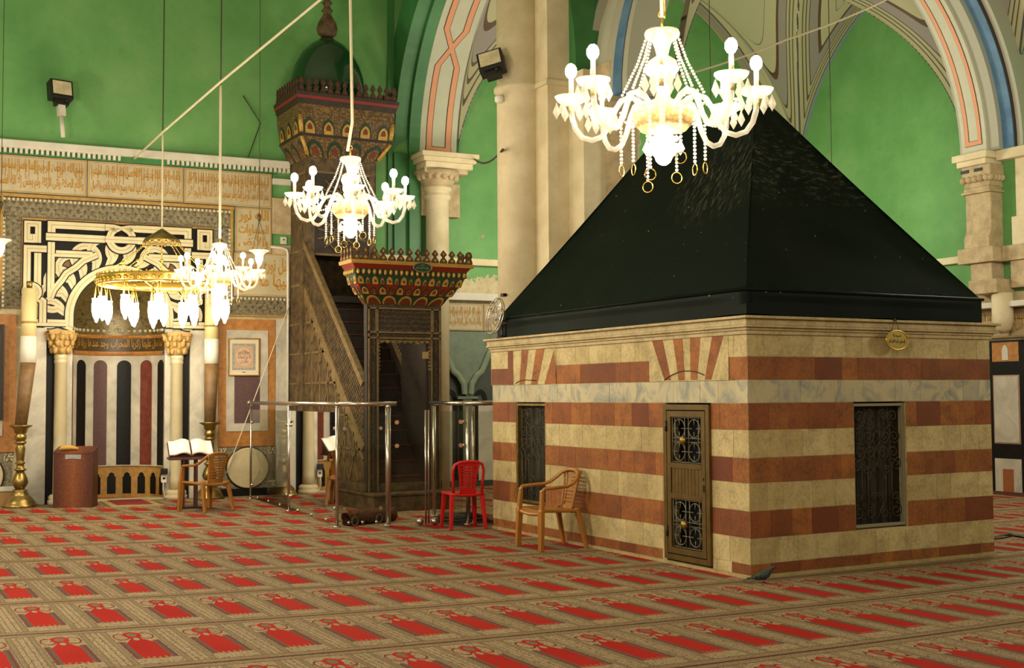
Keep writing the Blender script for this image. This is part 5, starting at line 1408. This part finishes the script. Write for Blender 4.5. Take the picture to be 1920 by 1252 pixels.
# ================================================================== FURNITURE AND SMALL THINGS
def armchair(loc, rz, label):
    t = thing('plastic_armchair', label, 'chair', loc, rz, 'tan plastic armchairs')
    m = M_tan
    b = MB()
    def seat(u, v): return ((u-.5)*(.47-.04*v), -.24+.46*v, .425-.018*sin(PI*u)-.02*v+(-.02*((1-v)/.12-1)**2*0 if v > .12 else -.03*(1-v/.12)**2))
    b.grid(seat, 14, 14); b.grid(lambda u, v: tuple(Vector(seat(u, v))-Vector((0,0,.022))), 14, 14)
    ed = [seat(i/14, 0) for i in range(15)]+[seat(1, i/14) for i in range(1, 15)]+[seat(1-i/14, 1) for i in range(1, 15)]+[seat(0, 1-i/14) for i in range(1, 14)]
    b.tube([(x, y, z-.014) for x, y, z in ed], .018, 7, closed=True); b.build('seat', m, t)
    for sx in (-1, 1):
        b = MB(); b.bar((sx*.235,-.22,.62), (sx*.25,-.235,.40), .05, .035, (0,1,0), 0, .06, .045); b.bar((sx*.25,-.235,.42), (sx*.265,-.25,0), .066, .05, (0,1,0), 0, .05, .04); b.bar((sx*.225,-.235,.40), (sx*.245,-.25,0), .03, .06, (0,1,0), 0, .02, .05); b.build('leg', m, t, bevel=.008)
        b = MB(); b.bar((sx*.21,.20,.42), (sx*.245,.30,0), .06, .045, (0,1,0), 0, .045, .035); b.build('leg', m, t, bevel=.008)
    hoop = [(-.235,-.225,.60),(-.245,-.20,.635),(-.25,-.05,.645),(-.25,.07,.65),(-.24,.14,.675),(-.22,.20,.72),(-.17,.245,.775),(-.09,.268,.805),(0,.275,.812)]
    hoop = hoop+[(-x, y, z) for x, y, z in hoop[-2::-1]]
    b = MB(); b.tube(hoop, .023, 8, flat=.75); b.build('arm_frame', m, t)
    b = MB()
    def back(x, z): f = (z-.40)/.40; return (x*(.115+.055*f*f+.0*f), .20+.075*f-.02*(1-abs(x))*0+.018*(1-x*x), z)
    rows = [(.40,.46)]+[(.475+.037*i, .475+.037*i+.022) for i in range(8)]+[(.775,.80)]
    for z0, z1 in rows:
        b.grid(lambda u, v: back(2*u-1, z0+(z1-z0)*v), 10, 2); b.grid(lambda u, v: tuple(Vector(back(2*u-1, z0+(z1-z0)*v))+Vector((0,.012,0))), 10, 2)
    for sx in (-1, 1): b.tube([back(sx, .40+.40*i/8) for i in range(9)], .013, 6); b.tube([back(sx*.72, .44+.35*i/8) for i in range(9)], .011, 6)
    b.build('backrest', m, t)
    return t
armchair((6.50, 10.99, 0), R(-92), 'tan plastic armchair standing against the striped tomb wall')
c2 = floor_at(388, 957)
armchair((c2.x-.02, c2.y-.02, 0), R(203), 'tan plastic armchair seen from behind, drawn up to the book stand')

t = thing('plastic_chair', 'bright red armless plastic chair standing before the glass railing', 'chair', (6.57, 13.17, 0), R(169))
m = M_red
b = MB(); sf = lambda u, v: ((u-.5)*(.42-.05*v), -.21+.41*v, .435-.012*sin(PI*u)); b.grid(sf, 10, 10); b.grid(lambda u, v: tuple(Vector(sf(u, v))-Vector((0,0,.02))), 10, 10)
b.tube([(x, y, z-.014) for x, y, z in [sf(i/8,0) for i in range(9)]+[sf(1,i/8) for i in range(1,9)]+[sf(1-i/8,1) for i in range(1,9)]+[sf(0,1-i/8) for i in range(1,8)]], .02, 7, closed=True); b.build('seat', m, t)
for sx in (-1, 1):
    for sy in (-1, 1): b = MB(); b.bar((sx*.185, sy*.18, .425), (sx*.215, sy*.225, 0), .055, .05, (0,1,0), 0, .04, .035); b.build('leg', m, t, bevel=.008)
hp = [(-.175,.19,.42),(-.185,.215,.58),(-.19,.235,.70),(-.17,.25,.775),(-.11,.257,.805),(0,.26,.812)]; hp += [(-x, y, z) for x, y, z in hp[-2::-1]]
b = MB(); b.tube(hp, .022, 8, flat=.8); b.build('back_frame', m, t)
b = MB()
bk = lambda x, z: (x*(.085+.045*((z-.43)/.36)**2), .195+.06*(z-.43)/.36, z)
for z0, z1 in [(.43,.50)]+[(.512+.034*i, .512+.034*i+.024) for i in range(7)]+[(.75,.80)]:
    b.grid(lambda u, v: bk(2*u-1, z0+(z1-z0)*v), 8, 2); b.grid(lambda u, v: tuple(Vector(bk(2*u-1, z0+(z1-z0)*v))+Vector((0,.012,0))), 8, 2)
for sx in (-1, 1): b.tube([bk(sx, .43+.37*i/8) for i in range(9)], .014, 6)
b.build('backrest', m, t)

# glass railing round the pulpit
rg = thing('glass_railing', 'steel and glass railing with round handrail in front of the pulpit', 'railing', (5.3, 14.08, 0))
O = Vector((5.3, 14.08, 0)); P1, P2, P3, P4 = (Vector(p)-O for p in ((5.62, 18.75, 0), (5.46, 16.4, 0), (5.30, 14.08, 0), (5.90, 13.90, 0)))
Z = lambda p, z: Vector((p.x, p.y, z))
def post(p, r=.024, h=1.46):
    b = MB(); b.tube([Z(p, 0), Z(p, h)], r, 12); b.lathe([(r+.03,0),(r+.03,.012),(r,.02)], 14, p); q = b.build('post', M_steel, rg)
    b = MB(); b.tube([Z(p, h), Z(p, h+.03)], .013, 8); b.sphere(Z(p, h+.005), r*1.15, 10, 6); b.build('saddle', M_steel, q)
for p, r in ((P1, .016), (P2, .018), (P3, .02), (P4, .034)): post(p, r)
b = MB(); e = Vector((P4.x+.10, P4.y-.03, 1.50)); b.tube([Z(P1, 1.50)+Vector((.01,.1,0)), Z(P3, 1.50)], .028, 12); b.sphere(Z(P3, 1.50), .03, 10, 8); b.tube([Z(P3, 1.50), e], .028, 12); b.sphere(Z(P1, 1.50)+Vector((.01,.1,0)), .05, 12, 8); b.build('handrail', M_steel, rg)
def gpane(a, c, z0=.06, z1=1.40):
    b = MB(); d = (c-a).normalized(); a = a+d*.03; c = c-d*.03
    b.add([Z(a, z0), Z(c, z0), Z(c, z1), Z(a, z1)], [(0,1,2,3)]); g = b.build('glass_panel', M_glass, rg)
    n = Vector((-d.y, d.x, 0))
    for q in (a+d*.06, c-d*.06):
        for z in (.22, 1.2): b = MB(); b.tube([Z(q, z)-n*.02, Z(q, z)+n*.02], .022, 10); b.build('glass_clamp', M_steel, g)
    for f in (.2, .5, .8): b = MB(); b.sphere(Z(a.lerp(c, f), .05), .022, 8, 6); b.build('floor_clamp', M_steel, g)
gpane(P1, P2); gpane(P2, P3); gpane(P3, P4)
gt = thing('glass_gate', 'frameless glass gate leaves with paired steel edges and ball feet beside the railing', 'gate', (6.32, 13.66, 0))
O2 = Vector((6.32, 13.66, 0)); G4 = Vector((5.93, 13.89, 0))-O2; G6 = Vector((6.78, 13.47, 0))-O2
for sg, far in ((-1, G4), (1, G6)):
    d = far.normalized()
    b = MB(); b.tube([Z(d*.018, .02), Z(d*.018, 1.42)], .013, 8); b.build('edge_tube', M_steel, gt)
    b = MB(); b.sphere(Z(d*.09, .05), .048, 14, 9); b.build('ball_foot', M_steel, gt)
    b = MB(); q0, q1 = d*.04, far-d*.06; b.add([Z(q0,.05), Z(q1,.05), Z(q1,1.40), Z(q0,1.40)], [(0,1,2,3)]); b.build('glass_leaf', M_glass, gt)
    b = MB(); n = Vector((-d.y, d.x, 0))
    for z in (1.27, .98): b.tube([Z(q1-d*.02, z)-n*.02, Z(q1-d*.02, z)+n*.02], .026, 12)
    b.build('hinge_disc', mat('copper tinted disc', '#b08060', .35, metal=.4), gt)
r2 = thing('glass_railing', 'short steel and glass railing behind the red chair beside the tomb', 'railing', (6.79, 13.47, 0))
O3 = Vector((6.79, 13.47, 0))
def post2(p, r):
    b = MB(); b.tube([Z(p, 0), Z(p, 1.46)], r, 12); b.lathe([(r+.03,0),(r+.03,.012),(r,.02)], 14, p); b.build('post', M_steel, r2)
post2(Vector((0,0,0)), .028); post2(Vector((.1,.05,0)), .022); post2(Vector((.10,1.2,0)), .022)
b = MB(); b.tube([Vector((-.06,.02,1.50)), Vector((.5,-.10,1.50))], .03, 12); b.tube([Vector((-.04,.02,1.50)), Vector((.10,1.3,1.50))], .026, 12); b.build('handrail', M_steel, r2)
b = MB(); b.add([(.04,.08,.06),(.10,1.16,.06),(.10,1.16,1.4),(.04,.08,1.4)], [(0,1,2,3)]); b.add([(.06,0,.06),(.46,-.09,.06),(.46,-.09,1.4),(.06,0,1.4)], [(0,1,2,3)]); b.build('glass_panel', M_glass, r2)
b = MB()
for z in (.98, 1.27): b.sphere((-.05,.02,z), .024, 8, 6)
b.build('glass_clamp', M_steel, r2)

# candlesticks and their great candles
def candlestick(px, d, label, clabel, lean):
    x = 0
    lo, hi = -6.0, 6.0
    for _ in range(40):
        md = (lo+hi)/2; p = WM @ Vector((md, -d, .6)); q = p-CAM; sx = 960+F_PX*q.dot(_rr)/q.dot(_f)
        if sx < px: lo = md
        else: hi = md
    loc = WM @ Vector((lo, -d, 0))
    t = thing('candlestick', label, 'candlestick', loc, 0, None)
    b = MB(); b.lathe([(.235,0),(.235,.03),(.21,.05),(.205,.075),(.17,.13),(.13,.165),(.115,.185),(.12,.20),(.10,.22),(.11,.235),(.10,.25),(.065,.27)], 28); b.build('foot', M_brass, t)
    b = MB(); b.lathe([(.065,.27),(.10,.32),(.115,.36),(.10,.42),(.075,.48),(.055,.52)], 32, flute=(.28,.51,16,-.09)); b.build('fluted_bulb', M_brass, t)
    b = MB(); b.lathe([(.055,.52),(.085,.54),(.09,.555),(.06,.57),(.05,.61),(.06,.63),(.08,.645),(.06,.66),(.05,.67),(.055,.69),(.07,.86),(.055,.90),(.05,.915),(.08,.93),(.085,.955),(.06,.975)], 24, flute=(.69,.87,10,-.06)); b.build('stem', M_brass, t)
    b = MB(); b.lathe([(.06,.975),(.085,1.0),(.085,1.05),(.06,1.07),(.085,1.09),(.10,1.15),(.16,1.185),(.165,1.20),(.10,1.205)], 24, flute=(.99,1.06,14,-.06)); b.build('socket', M_brass, t)
    c = thing('giant_candle', clabel, 'candle', (loc.x, loc.y, 1.205), 0, None)
    def cp(z): return (lean*min(1, z/.95)*cos(-YAW), lean*min(1, z/.95)*sin(-YAW), z)
    b = MB(); b.tube([cp(0), cp(.45), cp(.93)], [.085, .098, .108], 22); b.build('lower_wrap', M_dust, c)
    b = MB(); b.tube([cp(.92), cp(1.31)], .113, 22); b.build('paper_band', M_paper, c)
    b = MB(); b.tube([cp(1.30), cp(1.52), cp(2.02)], .107, 22); b.build('wax', M_wax, c)
    b = MB(); b.tube([cp(1.50), cp(1.53)], .110, 22); b.build('tie_ring', M_ochre, c)
    b = MB(); b.lathe([(.04,0),(.045,.10),(.035,.11)], 12, cp(2.02)); b.build('wick_cap', M_brass, c)
candlestick(38, .34, 'tall brass candlestick at the left edge beside the marble jamb', 'giant candle leaning a little, on the left brass candlestick', .10)
candlestick(393, .32, 'tall brass candlestick behind the open book and tan chair', 'giant candle on the brass candlestick behind the open book', .02)

# wooden box lectern
p0, p1 = floor_at(99, 952), floor_at(173, 951)
lt = thing('wooden_lectern', 'plain veneered wooden lectern box standing left of the prayer niche', 'lectern', ((p0.x+p1.x)/2, (p0.y+p1.y)/2, 0), math.atan2(p1.y-p0.y, p1.x-p0.x))
w = (p1-p0).length
def veneer():
    m = bpy.data.materials.new('flame veneer'); m.use_nodes = True; nt = m.node_tree; N = NT(nt); bs = nt.nodes['Principled BSDF']; bs.inputs['Roughness'].default_value = .4
    tc = N.new('ShaderNodeTexCoord').outputs['Object']; sp = N.new('ShaderNodeSeparateXYZ'); nt.links.new(tc, sp.inputs[0]); x, z = X(N, sp.outputs[0]), X(N, sp.outputs[2])
    n = N.noise(tc, 7, 5, .6)
    f = ((x*2.6).abs()*.55+N.noise(tc, 26, 5, .7, .4)*.55)
    c = N.ramp(f, [(.2, lin('#8a4f28')), (.42, lin('#6e3a1c')), (.62, lin('#4a2212'))]); nt.links.new(c, bs.inputs['Base Color']); return m
M_ven = veneer()
b = MB(); b.prism([(0,0),(.30,0),(.30,.86),(0,.79)], (-w/2,0,0), (0,1,0), (0,0,1), (.02,0,0)); b.prism([(0,0),(.30,0),(.30,.86),(0,.79)], (w/2-.02,0,0), (0,1,0), (0,0,1), (.02,0,0)); b.build('side_panel', M_ven, lt)
b = MB(); b.box(-w/2+.02, w/2-.02, 0, .02, .0, .79); b.build('front_panel', M_ven, lt)
b = MB(); b.prism([(-.01,.785),(.32,.862),(.32,.882),(-.01,.805)], (-w/2-.01,0,0), (0,1,0), (0,0,1), (w+.02,0,0)); b.build('sloping_top', M_ven, lt)
b = MB(); b.tube([(-w*.38,.06,.835),(-w*.3,.06,.855),(-w*.1,.08,.86),(w*.08,.1,.84)], [.03,.05,.05,.03], 10, flat=.7); o = b.build('cloth_roll', mat('ochre cloth', '#c99a4a', .8)); o.parent = None; o.matrix_world = Matrix.Translation(lt.location) @ Matrix.Rotation(lt.rotation_euler.z, 4, 'Z') @ Matrix.Translation((0,0,.012)); tag(o, 'small ochre cloth roll lying on top of the wooden lectern', 'cloth')
b = MB(); b.add([(-w*.2,-.004,.775),(-w*.2,-.004,.705),(-w*.02,-.004,.715),(w*.2,-.004,.705),(w*.2,-.004,.77)], [(0,1,2,3,4)]); b.build('paper_label', mat('torn grey paper', '#a9a8a0', .7, col2='#6d7488', scale=25), lt)

# book stand with an open book
bs_ = floor_at(352, 952)
st = thing('book_stand', 'dark wooden reading stand holding a large open book by the niche column', 'book stand', (bs_.x+.02, bs_.y, 0), R(-8))
M_dw = mat('dark red-brown wood', '#4a2416', .45)
b = MB(); b.box(-.30, .30, -.20, .20, .70, .725); b.build('shelf', M_dw, st, bevel=.006)
b = MB(); b.prism([(-.18,.725),(.16,.725),(.16,.91),(.13,.91)], (-.28,0,0), (0,1,0), (0,0,1), (.02,0,0)); b.prism([(-.18,.725),(.16,.725),(.16,.91),(.13,.91)], (.26,0,0), (0,1,0), (0,0,1), (.02,0,0)); b.build('slope_bracket', M_woodl, st)
b = MB(); b.add([(-.29,-.19,.735),(.29,-.19,.735),(.29,.14,.92),(-.29,.14,.92),(-.29,-.19,.75),(.29,-.19,.75),(.29,.14,.935),(-.29,.14,.935)], [(0,1,2,3),(4,5,6,7),(0,1,5,4),(1,2,6,5),(2,3,7,6),(3,0,4,7)]); b.build('sloping_rest', M_dw, st)
for sx in (-1, 1):
    for sy in (-1, 1): b = MB(); b.bar((sx*.09, sy*.12, .70), (sx*.09, sy*.13, 0), .03, .03, (0,1,0)); b.build('leg', M_dw, st)
b = MB(); b.box(-.16, .16, -.15, .15, 0, .025); b.build('base', M_dark, st)
bk_ = thing('open_book', 'large open book with white pages lying on the dark reading stand', 'book', (bs_.x+.03, bs_.y, .845), R(-8))
up_ = Vector((0,.33,.185)).normalized(); nb_ = Vector((0,-.185,.33)).normalized()
def page(u, v, sg, off): x = .015+.29*u; h_ = .05*sin(PI*min(1, u*1.25+.08))*(1-.5*u)+.012; return Vector((sg*x, -.04, 0))+up_*((v-.5)*.36)+nb_*(h_+off)
for sg in (-1, 1):
    b = MB(); b.grid(lambda u, v: page(u, v, sg, .02), 14, 6); b.grid(lambda u, v: page(u, v, sg, .02)-nb_*(.035*(1-u*.4)), 14, 6)
    for v in (0, 1): b.grid(lambda u, q: page(u, v, sg, .02)-nb_*(.035*(1-u*.4))*q, 14, 1)
    b.grid(lambda u, q: page(1, u, sg, .02)-nb_*.021*q, 6, 1); b.build('page_block', mat('bright page paper', '#f0efe4', .6), bk_)
b = MB(); b.grid(lambda u, v: Vector(((u-.5)*.64, -.04, 0))+up_*((v-.5)*.38)+nb_*.004, 4, 4); b.build('cover', mat('maroon book cover', '#4c1a1e', .5), bk_)

# rug before the niche
q = [floor_at(*p) for p in ((182, 938), (270, 934), (307, 948), (209, 951))]
c_ = sum(q, Vector())/4
rg_ = thing('prayer_rug', 'small red prayer rug with a cream border laid before the niche', 'rug', (c_.x, c_.y, 0))
def quad(b, k, z, mi=0): b.add([(*(((p-c_)*k)[:2]), z) for p in q]+[(*(((p-c_)*k)[:2]), z-.012) for p in q], [(0,1,2,3),(0,4,5,1),(1,5,6,2),(2,6,7,3),(3,7,4,0)], mi)
b = MB(); quad(b, 1.0, .012); b.build('border', mat('cream rug border', '#b49c66', .95, col2='#8e7444', scale=30), rg_)
b = MB(); quad(b, .70, .0165); b.build('field', mat('red rug field', '#8c2024', .95, col2='#5e1c22', scale=26), rg_)

# rolled rug by the railing
a_, b_ = floor_at(648, 986), floor_at(738, 976); dr_ = (b_-a_); L_n = dr_.length
rr0 = thing('rolled_rug', 'rolled fringed dark red rug lying at the foot of the glass railing', 'rug', ((a_.x+b_.x)/2, (a_.y+b_.y)/2, 0), math.atan2(dr_.y, dr_.x))
rq = random.Random(11); b = MB()
nr = 40; ns_ = 16; jit_ = [[rq.uniform(.72, 1.22) for _ in range(ns_)] for _ in range(nr+1)]
b.add([((i/nr-.5)*L_n, .085*jit_[i][k]*cos(2*PI*k/ns_), .085+.083*min(1.15, jit_[i][k])*sin(2*PI*k/ns_)) if sin(2*PI*k/ns_) > -.9 else ((i/nr-.5)*L_n, .085*cos(2*PI*k/ns_), .005) for i in range(nr+1) for k in range(ns_)], [(i*ns_+k, i*ns_+(k+1)%ns_, (i+1)*ns_+(k+1)%ns_, (i+1)*ns_+k) for i in range(nr) for k in range(ns_)], 0, True)
b.build('roll', mat('dark red rug pile', '#4a1a14', .95, col2='#6a4226', scale=14, amt=.9, bump=.6), rr0)
for x_ in (-.42, .08):
    b = MB(); b.tube([(x_*L_n*.9+.008*i, -.085-.003*i, .075+(.012+.0028*i)*sin(i*.55)) for i in range(2)], .02, 6)
    b.tube([(x_*L_n+.05*cos(2*PI*i/20), -.10, .06+.05*sin(2*PI*i/20)) for i in range(20)], .012, 6, closed=True); b.build('tie', mat('grey-green webbing', '#5b5644', .8), rr0)
fd_ = floor_at(893, 983)
fr_ = thing('folded_rug', 'dark folded rug heaped on the floor between the red chair and the tomb', 'rug', (fd_.x-.03, fd_.y+.35, 0), R(20))
for k in range(3):
    b = MB(); zz = .035*k
    b.grid(lambda u, v: ((u-.5)*(.7-.1*k), (v-.5)*(.55-.06*k)+.03*k, zz+.035*min(1, 7*min(u,1-u))*min(1, 7*min(v,1-v))+.010*sin(7*u+k)*sin(5*v)+.004), 16, 12); b.build('fold', mat('dark green-black rug', '#20241c', .95, col2='#3b2a1e', scale=9), fr_)

# socket with plug and cable by the niche column
s_, z_ = wq(305, 888)
so = wall_thing('wall_socket', 'white wall socket with a black plug beside the right niche column', 'socket', s_, z_)
b = MB(); b.box(-.04, .04, -.12, -.09, -.13, -.01); b.box(-.03, .03, -.09, 0, -.12, -.02); b.build('socket_plate', M_paper, so, bevel=.004)
b = MB(); b.box(-.05, .05, -.17, -.09, 0, .09); b.build('plug', M_dark, so, bevel=.006)
b = MB(); b.tube([(-.01,-.12,-.13),(-.015,-.13,-.25),(.02,-.13,-.36),(.10,-.14,-.42)], .008, 6); b.build('cable', M_white, so)
b = MB(); b.box(-.02, .02, -.125, -.12, -.08, -.05); b.build('socket_hole', M_dark, so)

# small tan crate at the left edge
cr_ = floor_at(-6, 947)
ct = thing('small_crate', 'small tan crate with a white lid cut by the left edge', 'crate', (cr_.x, cr_.y-.25, 0), R(-6))
b = MB(); b.box(-.2, .2, -.0, .3, 0, .22); b.build('body', mat('tan board', '#a8824c', .7), ct, bevel=.006)
b = MB(); b.box(-.22, .24, -.02, .32, .22, .29); b.build('lid', M_white, ct, bevel=.006)

# black strap on the carpet at the right
pts = [floor_at(*p) for p in ((1862, 1008), (1878, 1005), (1892, 1003), (1908, 1006), (1932, 1011))]
o0 = pts[0]
t = thing('black_strap', 'black strap and cable lying on the carpet right of the tomb', 'strap', (o0.x, o0.y, 0))
b = MB(); b.tube([(p.x-o0.x, p.y-o0.y, .012) for p in pts], [.01,.012,.05,.04,.012], 8, flat=.3, up=(0,0,1)); b.build('strap', M_dark, t)
p2_ = [floor_at(*p) for p in ((1858, 1012), (1880, 1010), (1896, 1006))]
b = MB(); b.tube([(p.x-o0.x, p.y-o0.y, .008) for p in p2_], .008, 6); b.build('cable', M_dark, t)
# ================================================================== LIGHT, CAMERA
def fill_lamp(x, y, z, w):
    l = bpy.data.lights.new('fill_lamp', 'POINT'); l.energy = w; l.color = (1, .91, .75); l.shadow_soft_size = .5
    o = bpy.data.objects.new('fill_lamp', l); o.location = (x, y, z); C.objects.link(o)
# added fill lights without fittings, for assumed further chandeliers; some in the side bays
for x, y, z, w in ((-1.5, 9.5, 3.6, 460), (-2.5, 16, 3.6, 320), (0.5, 3.0, 3.8, 200), (12.5, 4.5, 3.8, 160), (13.0, 15.6, 4.6, 190), (9.8, 16.6, 4.4, 80), (12.6, 10.0, 4.6, 180)): fill_lamp(x, y, z, w)
w_ = bpy.data.worlds.new('World'); bpy.context.scene.world = w_; w_.use_nodes = True
w_.node_tree.nodes['Background'].inputs[0].default_value = (1, .95, .85, 1); w_.node_tree.nodes['Background'].inputs[1].default_value = .03
cam = bpy.data.cameras.new('camera'); cam.sensor_width = 36; cam.sensor_fit = 'HORIZONTAL'; cam.lens = F_PX/1920*36; cam.clip_end = 200
co = bpy.data.objects.new('camera', cam); C.objects.link(co)
co.matrix_world = Matrix(((_rr.x, _uu.x, -_f.x, CAM.x), (_rr.y, _uu.y, -_f.y, CAM.y), (_rr.z, _uu.z, -_f.z, CAM.z), (0, 0, 0, 1)))
S = bpy.context.scene
S.camera = co
S.view_settings.view_transform = 'Standard'; S.view_settings.look = 'None'; S.view_settings.gamma = 1; S.view_settings.use_curve_mapping = False
S.view_settings.exposure = EXPOSURE
S.cycles.max_bounces = 10; S.cycles.transparent_max_bounces = 24; S.cycles.diffuse_bounces = 4; S.cycles.sample_clamp_indirect = 6; S.cycles.caustics_reflective = False; S.cycles.caustics_refractive = False
